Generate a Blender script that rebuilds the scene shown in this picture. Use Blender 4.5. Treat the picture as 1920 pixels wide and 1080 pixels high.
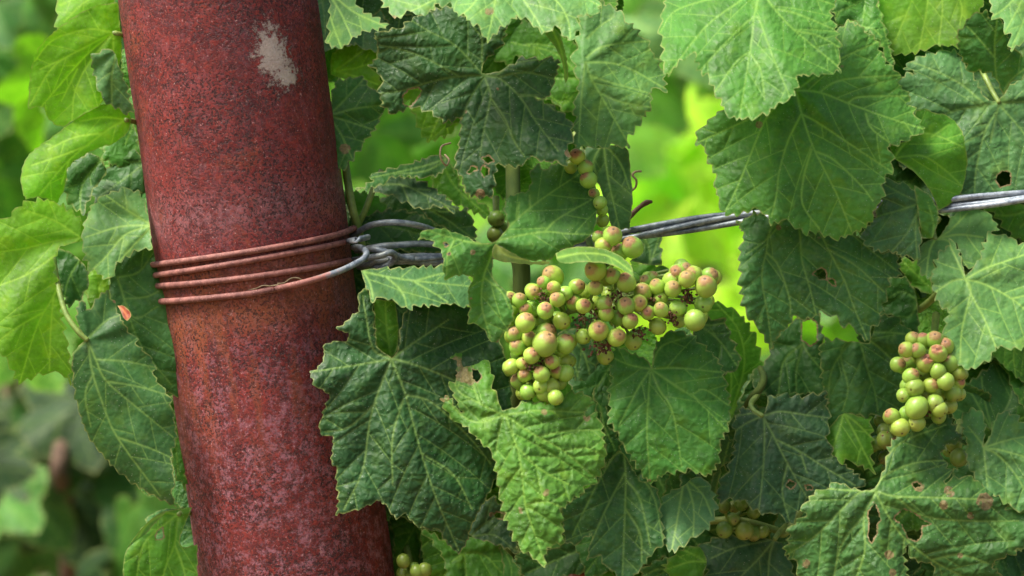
import bpy, math, random
import numpy as np
from mathutils import Vector, Matrix
from mathutils.geometry import delaunay_2d_cdt

for o in list(bpy.data.objects):
    bpy.data.objects.remove(o)
scene = bpy.context.scene
col = scene.collection
R = math.radians

# ------------------------------------------------------------------ camera
CAM_Z, DIST, PITCH = 1.15, 1.25, 4.5
cd = bpy.data.cameras.new('camera')
cd.lens, cd.sensor_width = 100, 36
cd.clip_start, cd.clip_end = 0.02, 2000
cam = bpy.data.objects.new('camera', cd)
col.objects.link(cam)
cam.location = (0, -DIST, CAM_Z)
cam.rotation_euler = (R(90 - PITCH), 0, 0)
cd.dof.use_dof = True
cd.dof.focus_distance = DIST - 0.012
cd.dof.aperture_fstop = 10.5
scene.camera = cam
CP = np.array([0, -DIST, CAM_Z])
FW = np.array([0, math.cos(R(PITCH)), -math.sin(R(PITCH))])
UP = np.array([0, math.sin(R(PITCH)), math.cos(R(PITCH))])
RT = np.array([1.0, 0, 0])
PX = 36 / 100 / 1920          # tangent of one photograph pixel
MM = PX * DIST                # metres per pixel in the focal plane

# ------------------------------------------------------------------ sky, sun, exposure
SUN_EL, SUN_AZ = 60, 250      # azimuth clockwise from +Y: over the camera's left shoulder, high
world = bpy.data.worlds.new('World')
scene.world = world
world.use_nodes = True
wn = world.node_tree.nodes
sky = wn.new('ShaderNodeTexSky')
sky.sky_type = 'NISHITA'
sky.sun_disc = False
sky.sun_elevation, sky.sun_rotation = R(SUN_EL), R(SUN_AZ)
sky.air_density, sky.dust_density, sky.ozone_density = 1.0, 6.0, 0.3
world.node_tree.links.new(sky.outputs[0], wn['Background'].inputs[0])
wn['Background'].inputs[1].default_value = 0.10
sd = bpy.data.lights.new('sun', 'SUN')
sd.energy, sd.angle, sd.color = 2.9, R(22), (1.0, 0.96, 0.88)
sun = bpy.data.objects.new('sun', sd)
col.objects.link(sun)
sdir = Vector((math.sin(R(SUN_AZ)) * math.cos(R(SUN_EL)), math.cos(R(SUN_AZ)) * math.cos(R(SUN_EL)), math.sin(R(SUN_EL))))
sun.rotation_euler = sdir.to_track_quat('Z', 'Y').to_euler()
sun.location = (0, 0, 4)
scene.view_settings.view_transform = 'Standard'
scene.view_settings.look = 'None'
scene.view_settings.gamma = 1
scene.view_settings.exposure = 1.18
scene.render.engine = 'CYCLES'
scene.cycles.max_bounces = 5
scene.cycles.diffuse_bounces = 4
scene.cycles.glossy_bounces = 2
scene.cycles.transmission_bounces = 4
scene.cycles.caustics_reflective = False
scene.cycles.caustics_refractive = False


def P(px, py, d=0.0):
    """photograph pixel + depth in cm beyond the focal plane -> world point(s)"""
    px, py, d = np.asarray(px, float), np.asarray(py, float), np.asarray(d, float)
    dep = DIST + d / 100
    x = (px - 960) * PX * dep
    y = (540 - py) * PX * dep
    return CP + x[..., None] * RT + y[..., None] * UP + dep[..., None] * FW


# ------------------------------------------------------------------ node helpers
class NT:
    def __init__(s, name):
        s.m = bpy.data.materials.new(name)
        s.m.use_nodes = True
        s.t = s.m.node_tree
        s.t.nodes.clear()
        s.out = s.t.nodes.new('ShaderNodeOutputMaterial')

    def n(s, typ, **kw):
        nd = s.t.nodes.new('ShaderNode' + typ)
        ins = kw.pop('i', {})
        for k, v in kw.items():
            setattr(nd, k, v)
        for k, v in ins.items():
            s.set(nd.inputs[k], v)
        return nd

    def set(s, sock, v):
        if isinstance(v, bpy.types.NodeSocket):
            s.t.links.new(v, sock)
        elif isinstance(v, bpy.types.Node):
            s.t.links.new(v.outputs[0], sock)
        else:
            sock.default_value = v

    def math(s, op, a, b=0.0, clamp=False):
        nd = s.n('Math', operation=op, use_clamp=clamp)
        s.set(nd.inputs[0], a)
        s.set(nd.inputs[1], b)
        return nd.outputs[0]

    def mix(s, f, a, b, mode='MIX'):
        nd = s.n('Mix', data_type='RGBA', blend_type=mode)
        s.set(nd.inputs['Factor'], f)
        for k, v in ((6, a), (7, b)):
            if isinstance(v, tuple) and len(v) == 3:
                v = (*v, 1)
            s.set(nd.inputs[k], v)
        return nd.outputs[2]

    def ramp(s, f, lo, hi, a=0.0, b=1.0):
        nd = s.n('MapRange', i={'From Min': lo, 'From Max': hi, 'To Min': a, 'To Max': b})
        nd.interpolation_type = 'SMOOTHSTEP'
        s.set(nd.inputs[0], f)
        return nd.outputs[0]

    def noise(s, vec, scale, detail=4.0, rough=0.55, dist=0.0, dim='3D', w=None):
        nd = s.n('TexNoise', noise_dimensions=dim, i={'Scale': scale, 'Detail': detail, 'Roughness': rough, 'Distortion': dist})
        if vec is not None:
            s.set(nd.inputs['Vector'], vec)
        if w is not None:
            s.set(nd.inputs['W'], w)
        return nd.outputs['Fac']

    def finish(s, sh):
        s.set(s.out.inputs['Surface'], sh)
        return s.m


def rgb(r, g, b):
    f = lambda c: ((c / 255) / 12.92) if c / 255 <= 0.04045 else ((c / 255 + 0.055) / 1.055) ** 2.4
    return (f(r), f(g), f(b), 1)


# ------------------------------------------------------------------ materials
def leaf_material():
    t = NT('vine_leaf')
    oi = t.n('ObjectInfo')
    colr, alpha, rnd = oi.outputs['Color'], oi.outputs['Alpha'], oi.outputs['Random']
    uv = t.n('UVMap').outputs[0]
    at = lambda nm: t.n('Attribute', attribute_name=nm).outputs['Fac']
    vein, edge, burn = at('vein'), at('edge'), at('burn')
    off = t.n('CombineXYZ', i={'X': t.math('MULTIPLY', rnd, 40.0)})
    vec = t.n('VectorMath', operation='ADD', i={0: uv, 1: off}).outputs[0]
    n1 = t.noise(vec, 1.1, 4, dim='2D')
    n2 = t.noise(vec, 6.0, 5, 0.65, dim='2D')
    n3 = t.noise(vec, 26.0, 3, 0.6, dim='2D')
    # pigment: mottled blade, yellowing patches, fine grain
    v = t.math('ADD', t.ramp(n1, 0.3, 0.7, 0.78, 1.2), t.math('MULTIPLY', t.math('SUBTRACT', n2, 0.5), 0.55))
    v = t.math('ADD', v, t.math('MULTIPLY', t.math('SUBTRACT', n3, 0.5), 0.35))
    c = t.mix(1.0, colr, t.n('CombineColor', i={0: v, 1: v, 2: v}), 'MULTIPLY')
    yel = t.mix(1.0, colr, (1.75, 1.30, 0.75), 'MULTIPLY')
    c = t.mix(t.ramp(t.noise(vec, 2.3, 3, dim='2D'), 0.52, 0.78, 0, 0.65), c, yel)
    # veins paler and yellower than the blade
    vc = t.mix(0.42, t.mix(1.0, colr, (3.0, 2.35, 1.6), 'MULTIPLY'), (0.26, 0.36, 0.10))
    c = t.mix(t.math('MULTIPLY', vein, t.ramp(rnd, 0.0, 1.0, 0.6, 0.9)), c, vc)
    # thin pale margin on the teeth
    c = t.mix(t.math('MULTIPLY', t.ramp(edge, 0.0, 1.0, 1.0, 0.0), t.ramp(n2, 0.35, 0.6, 0.15, 0.75)), c, (0.30, 0.33, 0.10))
    # brown scorch and red-brown flecks
    fl = t.ramp(t.noise(vec, 11.0, 5, 0.7, dim='2D'), 0.68, 0.74)
    fl = t.math('MULTIPLY', fl, t.ramp(t.noise(vec, 1.7, 2, dim='2D'), 0.5, 0.68))
    bm = t.math('MAXIMUM', t.math('MULTIPLY', fl, 0.35), t.ramp(t.math('MULTIPLY', t.ramp(burn, 0.0, 0.6), t.math('ADD', n2, t.math('MULTIPLY', burn, 0.25))), 0.5, 0.68), clamp=True)
    bc = t.mix(n3, (0.07, 0.030, 0.014), (0.32, 0.20, 0.10))
    c = t.mix(t.math('MULTIPLY', bm, 0.72), c, bc)
    # dried spray specks and dust
    vo = t.n('TexVoronoi', voronoi_dimensions='2D', i={'Scale': 9.0, 'Vector': vec, 'Randomness': 1.0})
    sp = t.math('MULTIPLY', t.ramp(vo.outputs['Distance'], 0.045, 0.085, 1, 0), t.ramp(t.noise(vec, 3.1, 2, dim='2D'), 0.5, 0.62))
    dust = t.math('MULTIPLY', t.ramp(t.noise(vec, 3.6, 6, 0.75, dim='2D'), 0.52, 0.78), 0.07)
    c = t.mix(t.math('MAXIMUM', t.math('MULTIPLY', sp, 0.4), dust), c, (0.46, 0.50, 0.42))
    # relief: small blisters between the finest veins
    wv = t.n('VectorMath', operation='ADD', i={0: vec, 1: t.n('VectorMath', operation='SCALE', i={0: t.n('TexNoise', noise_dimensions='2D', i={'Scale': 5.0, 'Detail': 0.0, 'Vector': vec}).outputs['Color'], 'Scale': 0.12}).outputs[0]}).outputs[0]
    cell = t.n('TexVoronoi', feature='SMOOTH_F1', voronoi_dimensions='2D', i={'Scale': 8.5, 'Vector': wv, 'Smoothness': 0.25}).outputs['Distance']
    h = t.math('ADD', t.math('MULTIPLY', cell, -1.0), t.math('ADD', t.math('MULTIPLY', n3, 0.22), t.math('MULTIPLY', vein, -0.25)))
    bump = t.n('Bump', i={'Strength': t.math('MULTIPLY', at('rug'), 0.46), 'Distance': 0.0010, 'Height': h})
    rough = t.ramp(n2, 0.3, 0.7, 0.44, 0.62)
    pb = t.n('BsdfPrincipled', i={'Base Color': c, 'Roughness': rough, 'Normal': bump, 'Specular IOR Level': 0.24})
    tc = t.mix(1.0, t.mix(0.25, c, colr), (1.25, 1.7, 0.4), 'MULTIPLY')
    tr = t.n('BsdfTranslucent', i={'Color': tc, 'Normal': bump})
    mx = t.n('MixShader', i={0: t.math('MULTIPLY', alpha, t.math('SUBTRACT', 1.0, t.math('MULTIPLY', bm, 0.7)))})
    t.set(mx.inputs[1], pb)
    t.set(mx.inputs[2], tr)
    return t.finish(mx)


def post_material():
    t = NT('rusted_red_pipe')
    tc = t.n('TexCoord').outputs['Object']
    sx = t.n('SeparateXYZ', i={0: tc})
    X, Y, Z = sx.outputs
    big = t.noise(tc, 14, 4, 0.6)
    mid = t.noise(tc, 55, 5, 0.65)
    fine = t.noise(tc, 260, 4, 0.7)
    grain = t.noise(tc, 800, 3, 0.7)
    st = t.n('Mapping', i={'Vector': tc, 'Scale': (1, 1, 0.16)})
    streak = t.noise(st, 60, 4, 0.6)
    c = t.mix(t.ramp(mid, 0.32, 0.68), rgb(78, 23, 26), rgb(116, 42, 40))
    c = t.mix(t.math('MULTIPLY', t.ramp(fine, 0.46, 0.68), 0.55), c, rgb(154, 52, 40))
    c = t.mix(t.math('MULTIPLY', t.ramp(streak, 0.5, 0.72), 0.5), c, rgb(70, 28, 32))
    # grey-mauve bloom, stronger low on the pipe and just over the wire
    low = t.ramp(Z, 0.02, -0.10, 0.25, 1.0)
    mau = t.math('MULTIPLY', t.ramp(t.noise(tc, 200, 6, 0.82), 0.46, 0.60), low)
    c = t.mix(t.math('MULTIPLY', mau, 0.85), c, rgb(150, 98, 108))
    band = t.math('MULTIPLY', t.ramp(Z, 0.004, 0.016), t.ramp(Z, 0.034, 0.018))
    c = t.mix(t.math('MULTIPLY', t.math('MULTIPLY', band, t.ramp(fine, 0.35, 0.65)), 0.55), c, rgb(140, 104, 110))
    # orange-brown water stain under the wire
    ob = t.math('MULTIPLY', t.ramp(t.math('ADD', Z, t.math('MULTIPLY', t.math('SUBTRACT', big, 0.5), 0.06)), -0.046, -0.020), t.ramp(Z, 0.002, -0.006))
    c = t.mix(t.math('MULTIPLY', ob, t.ramp(mid, 0.3, 0.6, 0.15, 0.6)), c, rgb(136, 84, 46))
    orr = t.ramp(t.noise(tc, 40, 6, 0.75, 0.4), 0.54, 0.68)
    c = t.mix(t.math('MULTIPLY', orr, 0.5), c, rgb(138, 68, 38))
    # rust runs washed down from the wire
    run = t.math('MULTIPLY', t.ramp(t.noise(st, 130, 4, 0.6), 0.5, 0.66), t.math('MULTIPLY', t.ramp(Z, -0.13, -0.03), t.ramp(Z, -0.012, -0.022)))
    c = t.mix(t.math('MULTIPLY', run, 0.7), c, rgb(132, 70, 38))
    # dark pits and pale grains
    g1 = t.noise(tc, 780, 3, 0.75)
    g2 = t.noise(tc, 1150, 2, 0.6)
    v2 = t.n('TexVoronoi', i={'Scale': 260.0, 'Vector': tc}).outputs['Distance']
    pm = t.ramp(t.noise(tc, 30, 4, 0.6), 0.36, 0.6, 0.45, 1.0)
    pit = t.math('MULTIPLY', t.math('MAXIMUM', t.ramp(g1, 0.50, 0.58), t.math('MULTIPLY', t.ramp(v2, 0.10, 0.25, 1, 0), t.ramp(g2, 0.4, 0.55))), pm)
    c = t.mix(t.math('MULTIPLY', t.ramp(g2, 0.53, 0.64), 0.55), c, rgb(150, 64, 50))
    c = t.mix(t.math('MULTIPLY', pit, 0.8), c, rgb(30, 16, 18))
    wf = t.math('MULTIPLY', t.ramp(grain, 0.62, 0.72), 0.6)
    c = t.mix(wf, c, rgb(200, 150, 142))
    # lichen / bird-lime splotch: (u along the pipe's face, z)
    def blob(x0, z0, rx, rz, tilt):
        dx = t.math('SUBTRACT', X, x0)
        dz = t.math('SUBTRACT', Z, z0)
        dx = t.math('DIVIDE', t.math('ADD', dx, t.math('MULTIPLY', dz, tilt)), rx)
        dz = t.math('DIVIDE', dz, rz)
        return t.math('SQRT', t.math('ADD', t.math('MULTIPLY', dx, dx), t.math('MULTIPLY', dz, dz)))
    front = t.ramp(Y, 0.0, -0.01)
    b1 = blob(BX1, BZ1, 0.0074, 0.0145, 0.06)
    b2 = blob(BX2, BZ2, 0.0062, 0.0060, 0.0)
    b = t.math('MINIMUM', b1, b2)
    b = t.math('ADD', b, t.math('MULTIPLY', t.math('SUBTRACT', t.noise(tc, 260, 6, 0.8), 0.5), 4.2))
    spl = t.math('MULTIPLY', t.ramp(b, 0.5, 1.0, 1, 0), front)
    c = t.mix(t.math('MULTIPLY', spl, 0.9), c, t.mix(fine, rgb(150, 120, 108), rgb(232, 224, 210)))
    hgt = t.math('ADD', t.math('MULTIPLY', fine, 0.5), t.math('ADD', t.math('MULTIPLY', pit, -1.0), t.math('MULTIPLY', spl, 2.2)))
    hgt = t.math('ADD', hgt, t.math('MULTIPLY', mid, 0.6))
    bump = t.n('Bump', i={'Strength': 0.7, 'Distance': 0.0005, 'Height': hgt})
    pb = t.n('BsdfPrincipled', i={'Base Color': c, 'Roughness': t.ramp(mid, 0.3, 0.7, 0.5, 0.72), 'Normal': bump, 'Specular IOR Level': 0.35})
    return t.finish(pb)


def wire_material():
    t = NT('galvanised_wire')
    tc = t.n('TexCoord').outputs['Object']
    rust = t.n('Attribute', attribute_name='rust').outputs['Fac']
    n = t.noise(tc, 220, 5, 0.7)
    n2 = t.noise(tc, 900, 3, 0.6)
    g = t.mix(t.ramp(n, 0.35, 0.65), rgb(104, 114, 126), rgb(168, 178, 184))
    g = t.mix(t.math('MULTIPLY', t.ramp(t.noise(tc, 90, 3), 0.5, 0.7), 0.5), g, rgb(130, 134, 112))
    r = t.mix(t.ramp(n, 0.35, 0.65), rgb(102, 60, 54), rgb(146, 94, 84))
    r = t.mix(t.ramp(n2, 0.56, 0.7, 0, 0.7), r, rgb(164, 118, 108))
    f = t.ramp(t.math('ADD', rust, t.math('MULTIPLY', t.math('SUBTRACT', n, 0.5), 1.5)), 0.25, 0.75)
    bump = t.n('Bump', i={'Strength': 0.5, 'Distance': 0.0003, 'Height': n2})
    pb = t.n('BsdfPrincipled', i={'Base Color': t.mix(f, g, r), 'Metallic': t.math('MULTIPLY', t.math('SUBTRACT', 1.0, f), 0.35), 'Roughness': t.ramp(f, 0, 1, 0.42, 0.7), 'Normal': bump})
    return t.finish(pb)


def berry_material():
    t = NT('grape_skin')
    tc = t.n('TexCoord').outputs['Object']
    oi = t.n('ObjectInfo')
    red, rnd = oi.outputs['Alpha'], oi.outputs['Random']
    sx = t.n('SeparateXYZ', i={0: t.n('VectorMath', operation='NORMALIZE', i={0: tc}).outputs[0]})
    Z = sx.outputs[2]
    off = t.n('CombineXYZ', i={'X': t.math('MULTIPLY', rnd, 9.0)})
    vec = t.n('VectorMath', operation='ADD', i={0: t.n('VectorMath', operation='SCALE', i={0: tc, 'Scale': 200.0}).outputs[0], 1: off}).outputs[0]
    n = t.noise(vec, 3.0, 5, 0.7)
    n2 = t.noise(vec, 9.0, 4, 0.7)
    c = t.mix(n, oi.outputs['Color'], t.mix(1.0, oi.outputs['Color'], (1.25, 1.15, 1.1), 'MULTIPLY'))
    # sun-scorched russet round the flower end
    z2 = t.math('ADD', Z, t.math('MULTIPLY', t.math('SUBTRACT', n, 0.5), 0.62))
    cap = t.math('MULTIPLY', t.ramp(z2, 0.62, 0.90), red)
    c = t.mix(t.math('MULTIPLY', cap, 0.8), c, t.mix(n2, rgb(124, 44, 50), rgb(196, 110, 104)))
    core = t.math('MULTIPLY', t.ramp(z2, 1.0, 1.06), red)
    c = t.mix(t.math('MULTIPLY', core, 0.8), c, t.mix(n2, rgb(88, 40, 34), rgb(214, 176, 150)))
    tip = t.ramp(Z, 0.988, 0.995)
    c = t.mix(t.math('MULTIPLY', tip, 0.8), c, rgb(66, 48, 30))
    sp = t.ramp(n2, 0.66, 0.74, 0, 0.5)
    c = t.mix(sp, c, rgb(132, 100, 62))
    bump = t.n('Bump', i={'Strength': 0.4, 'Distance': 0.0006, 'Height': t.math('MULTIPLY', n2, t.math('ADD', cap, 0.08))})
    pb = t.n('BsdfPrincipled', i={'Base Color': c, 'Roughness': t.ramp(cap, 0, 1, 0.36, 0.6), 'Normal': bump, 'Subsurface Weight': 0.35, 'Subsurface Radius': (0.0025, 0.003, 0.001), 'Subsurface Scale': 1.0})
    return t.finish(pb)


def plain_material(name, c1, c2, scale, rough=0.6, bump_d=0.0006, sss=0.0, stretch=(1, 1, 1)):
    t = NT(name)
    tc = t.n('TexCoord').outputs['Object']
    mp = t.n('Mapping', i={'Vector': tc, 'Scale': stretch})
    n = t.noise(mp, scale, 5, 0.65)
    n2 = t.noise(mp, scale * 5, 4, 0.65)
    c = t.mix(t.ramp(n, 0.3, 0.7), c1, c2)
    c = t.mix(t.ramp(n2, 0.35, 0.7, 0, 0.35), c, t.mix(1.0, c1, (0.45, 0.42, 0.4), 'MULTIPLY'))
    bump = t.n('Bump', i={'Strength': 0.6, 'Distance': bump_d, 'Height': n2})
    pb = t.n('BsdfPrincipled', i={'Base Color': c, 'Roughness': rough, 'Normal': bump, 'Subsurface Weight': sss, 'Subsurface Radius': (0.001, 0.0015, 0.0005)})
    return t.finish(pb)


# where the pale splotch sits on the pipe (metres in the pipe's own frame; z = 0 at the top wire)
BX1, BZ1, BX2, BZ2 = 0.0240, 0.0835, 0.0280, 0.0730
M_LEAF = leaf_material()
M_POST = post_material()
M_WIRE = wire_material()
M_BERRY = berry_material()
M_STEM = plain_material('green_stem', rgb(110, 138, 62), rgb(150, 170, 84), 60, 0.5, 0.0004, 0.15)
M_CANE = plain_material('green_cane', rgb(58, 84, 26), rgb(92, 110, 40), 70, 0.85, 0.0008, 0.0, (1, 1, 0.25))
M_BARK = plain_material('vine_bark', rgb(74, 56, 44), rgb(126, 100, 82), 90, 0.85, 0.002, 0.0, (1, 1, 0.2))
M_DRY = plain_material('dried_blossom', rgb(62, 40, 28), rgb(132, 88, 62), 500, 0.85, 0.0005)
M_SOIL = plain_material('soil', rgb(96, 78, 58), rgb(128, 112, 82), 3, 0.95, 0.02)


# ------------------------------------------------------------------ object helpers
def empty(name, loc, label, cat, group=None):
    o = bpy.data.objects.new(name, None)
    col.objects.link(o)
    o.empty_display_size = 0.05
    o.location = loc
    o['label'], o['category'] = label, cat
    if group:
        o['group'] = group
    return o


def mesh_obj(name, verts, faces, mat, parent=None, origin=None, smooth=True, label=None):
    """verts in world space; the origin is moved to `origin`"""
    v = np.asarray(verts, float)
    org = np.asarray(origin if origin is not None else v.mean(0), float)
    me = bpy.data.meshes.new(name)
    me.from_pydata((v - org).tolist(), [], faces)
    me.materials.append(mat)
    if smooth:
        me.shade_smooth()
    o = bpy.data.objects.new(name, me)
    col.objects.link(o)
    place(o, org, parent)
    if label:
        o['label'] = label
    return o


def wloc(o):
    p = np.array(o.location)
    while o.parent:
        o = o.parent
        p = p + np.array(o.location)
    return p


def place(o, world, parent):
    world = np.asarray(world, float)
    if parent is not None:
        o.parent = parent
        world = world - wloc(parent)
    o.location = Vector(world)


def resample(pts, step):
    pts = np.asarray(pts, float)
    seg = np.linalg.norm(np.diff(pts, axis=0), axis=1)
    s = np.concatenate([[0], np.cumsum(seg)])
    n = max(2, int(s[-1] / step) + 1)
    q = np.linspace(0, s[-1], n)
    return np.stack([np.interp(q, s, pts[:, k]) for k in range(pts.shape[1])], 1)


def spline(pts, n=8):
    """Catmull-Rom through the points"""
    p = np.asarray(pts, float)
    if len(p) < 3:
        return p
    p = np.vstack([2 * p[0] - p[1], p, 2 * p[-1] - p[-2]])
    out = []
    for i in range(1, len(p) - 2):
        for k in range(n):
            t = k / n
            a, b, c, d = p[i - 1], p[i], p[i + 1], p[i + 2]
            out.append(0.5 * (2 * b + (c - a) * t + (2 * a - 5 * b + 4 * c - d) * t * t + (3 * b - a - 3 * c + d) * t ** 3))
    out.append(p[-2])
    return np.array(out)


def tube_geo(path, rad, seg=10, cap=True):
    path = np.asarray(path, float)
    n = len(path)
    rad = np.full(n, rad) if np.isscalar(rad) else np.interp(np.linspace(0, 1, n), np.linspace(0, 1, len(rad)), rad)
    tan = np.gradient(path, axis=0)
    tan /= np.linalg.norm(tan, axis=1)[:, None] + 1e-12
    ref = np.array([0.0, 0, 1]) if abs(tan[0, 2]) < 0.8 else np.array([1.0, 0, 0])
    V, F = [], []
    nrm = np.cross(tan[0], ref)
    for i in range(n):
        nrm = nrm - tan[i] * np.dot(nrm, tan[i])
        nrm /= np.linalg.norm(nrm) + 1e-12
        bn = np.cross(tan[i], nrm)
        a = np.arange(seg) * 2 * math.pi / seg
        V.append(path[i] + rad[i] * (np.cos(a)[:, None] * nrm + np.sin(a)[:, None] * bn))
    V = np.vstack(V)
    for i in range(n - 1):
        for k in range(seg):
            k2 = (k + 1) % seg
            F.append((i * seg + k, i * seg + k2, (i + 1) * seg + k2, (i + 1) * seg + k))
    if cap:
        V = np.vstack([V, path[0] - tan[0] * rad[0] * 0.5, path[-1] + tan[-1] * rad[-1] * 0.5])
        a, b = len(V) - 2, len(V) - 1
        for k in range(seg):
            k2 = (k + 1) % seg
            F.append((a, k2, k))
            F.append((b, (n - 1) * seg + k, (n - 1) * seg + k2))
    return V, F


def tube(name, path, rad, mat, parent=None, seg=10, smooth_n=8, rust=None, origin=None, label=None):
    p = spline(path, smooth_n) if smooth_n else np.asarray(path)
    V, F = tube_geo(p, rad, seg)
    o = mesh_obj(name, V, F, mat, parent, origin if origin is not None else p[0], label=label)
    if rust is not None:
        r = np.interp(np.linspace(0, 1, len(p)), np.linspace(0, 1, len(rust)), rust)
        r = np.concatenate([np.repeat(r, seg), [r[0], r[-1]]])
        at = o.data.attributes.new('rust', 'FLOAT', 'POINT')
        at.data.foreach_set('value', r.astype(np.float32))
    return o


# ------------------------------------------------------------------ leaf builder
TILES = {'1': (640, 0, 3), '2': (1280, 0, 3), '3': (640, 360, 3), '4': (1280, 360, 3), '5': (640, 720, 3), '6': (1280, 720, 3),
         'l': (0, 0, 2), 'm': (0, 540, 2), 'b': (580, 540, 2), 'p': (0, 0, 1)}


def parse(s, tile):
    ox, oy, k = TILES[tile]
    return np.array([[ox + float(a) / k, oy + float(b) / k] for a, b in (q.split(',') for q in s.split())])


def toothed(poly, base, amp, period, rng):
    p = np.asarray(poly, float)
    # round soft corners once, keep tips
    q = []
    n = len(p)
    for i in range(n):
        a, b, c = p[i - 1], p[i], p[(i + 1) % n]
        u, v = b - a, c - b
        lu, lv = np.linalg.norm(u) + 1e-9, np.linalg.norm(v) + 1e-9
        ca = np.dot(u, v) / lu / lv
        if ca < 0.35:
            q.append(b)
        else:
            q += [b - u * 0.22, b + v * 0.22]
    q = np.array(q + [q[0]])
    r = resample(q, 2.4)[:-1]
    if amp <= 0:
        return r
    nxt, prv = np.roll(r, -3, 0), np.roll(r, 3, 0)
    tg = nxt - prv
    tg /= np.linalg.norm(tg, axis=1)[:, None] + 1e-9
    area = np.sum(r[:, 0] * np.roll(r[:, 1], -1) - np.roll(r[:, 0], -1) * r[:, 1])
    nr = np.stack([tg[:, 1], -tg[:, 0]], 1) * (1 if area > 0 else -1)
    dist = np.linalg.norm(r - base, axis=1)
    grow = np.roll(dist, -6) - np.roll(dist, 6)
    off = np.zeros(len(r))
    i = 0
    while i < len(r):
        L = max(4, int(period * rng.uniform(0.55, 1.45) / 2.4))
        A = amp * rng.uniform(0.45, 1.3)
        for k in range(L):
            if i + k >= len(r):
                break
            t = (k + 0.5) / L
            if grow[i + k] < 0:
                t = 1 - t
            f = (t / 0.78) ** 0.85 if t < 0.78 else (1 - t) / 0.22
            off[i + k] = A * (f - 0.45)
        i += L
    off *= np.clip((dist - 12) / 40, 0, 1)
    return r + nr * off[:, None]


def scan_mask(polys, x0, y0, w, h, res):
    m = np.zeros((h, w), bool)
    for j in range(h):
        y = y0 + (j + 0.5) / res
        for p in polys:
            a, b = p, np.roll(p, -1, 0)
            c = (a[:, 1] > y) != (b[:, 1] > y)
            if not c.any():
                continue
            aa, bb = a[c], b[c]
            xs = np.sort(aa[:, 0] + (y - aa[:, 1]) * (bb[:, 0] - aa[:, 0]) / (bb[:, 1] - aa[:, 1]))
            for k in range(0, len(xs) - 1, 2):
                i0, i1 = int(max(0, (xs[k] - x0) * res)), int(max(0, (xs[k + 1] - x0) * res))
                m[j, i0:i1] ^= True
    return m


def grow_veins(mains, mask, x0, y0, res, rng, sp2, sp3):
    """side veins off the main veins, then the ladder of small veins between them"""
    h, w = mask.shape
    own = np.zeros((h // 4 + 2, w // 4 + 2), int)
    cell = lambda p: (int((p[1] - y0) * res / 4), int((p[0] - x0) * res / 4))
    inside = lambda p: 0 <= int((p[1] - y0) * res) < h and 0 <= int((p[0] - x0) * res) < w and mask[int((p[1] - y0) * res), int((p[0] - x0) * res)]
    def stamp(p, v):
        a, b = cell(p)
        blk = own[a:a + 2, b:b + 2]
        blk[blk == 0] = v
    vid = 0
    base_pts = []
    for v in mains:
        vid += 1
        r = resample(v, 1.5)
        base_pts.append((vid, r))
        for p in r:
            if inside(p):
                stamp(p, vid)

    def march(p, d, bend, me, parent, maxlen, step=3.0):
        nonlocal vid
        path = [p.copy()]
        L = 0
        while L < maxlen:
            d = d + bend * step
            d /= np.linalg.norm(d)
            p = p + d * step
            if not inside(p):
                break
            o = own[cell(p)]
            path.append(p.copy())
            if o and o != me and o != parent:
                break
            if o == parent and L > 12:
                break
            L += step
        for q in path[3:]:
            stamp(q, me)
        return np.array(path)
    sec = []
    for pid, r in base_pts:
        n = len(r)
        s = rng.uniform(0.3, 1.0) * sp2
        side = rng.choice((-1, 1))
        while s < n * 1.5 - 12:
            i = int(s / 1.5)
            tg = r[min(n - 1, i + 6)] - r[max(0, i - 6)]
            tg = tg / (np.linalg.norm(tg) + 1e-9)
            ang = R(rng.uniform(40, 54)) * side
            d = np.array([tg[0] * math.cos(ang) - tg[1] * math.sin(ang), tg[0] * math.sin(ang) + tg[1] * math.cos(ang)])
            vid += 1
            path = march(r[i], d, tg * 0.0022, vid, pid, 170)
            if len(path) > 6:
                sec.append((vid, path))
            side = -side
            s += sp2 * rng.uniform(0.38, 0.62)
    ter = []
    if sp3 > 0:
        for pid, r in [(a, b) for a, b in base_pts] + sec:
            rr = resample(r, 3.0)
            n = len(rr)
            s = rng.uniform(4, sp3)
            while s < n * 3 - 4:
                i = min(n - 1, int(s / 3))
                tg = rr[min(n - 1, i + 2)] - rr[max(0, i - 2)]
                tg = tg / (np.linalg.norm(tg) + 1e-9)
                side = rng.choice((-1, 1))
                ang = R(rng.uniform(62, 100)) * side
                d = np.array([tg[0] * math.cos(ang) - tg[1] * math.sin(ang), tg[0] * math.sin(ang) + tg[1] * math.cos(ang)])
                vid += 1
                jit = np.array([rng.uniform(-1, 1), rng.uniform(-1, 1)]) * 0.012
                path = march(rr[i], d, jit, vid, pid, 60)
                if len(path) > 3:
                    ter.append((vid, path))
                s += sp3 * rng.uniform(0.4, 0.9)
    return [b for _, b in sec], [b for _, b in ter]


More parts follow.
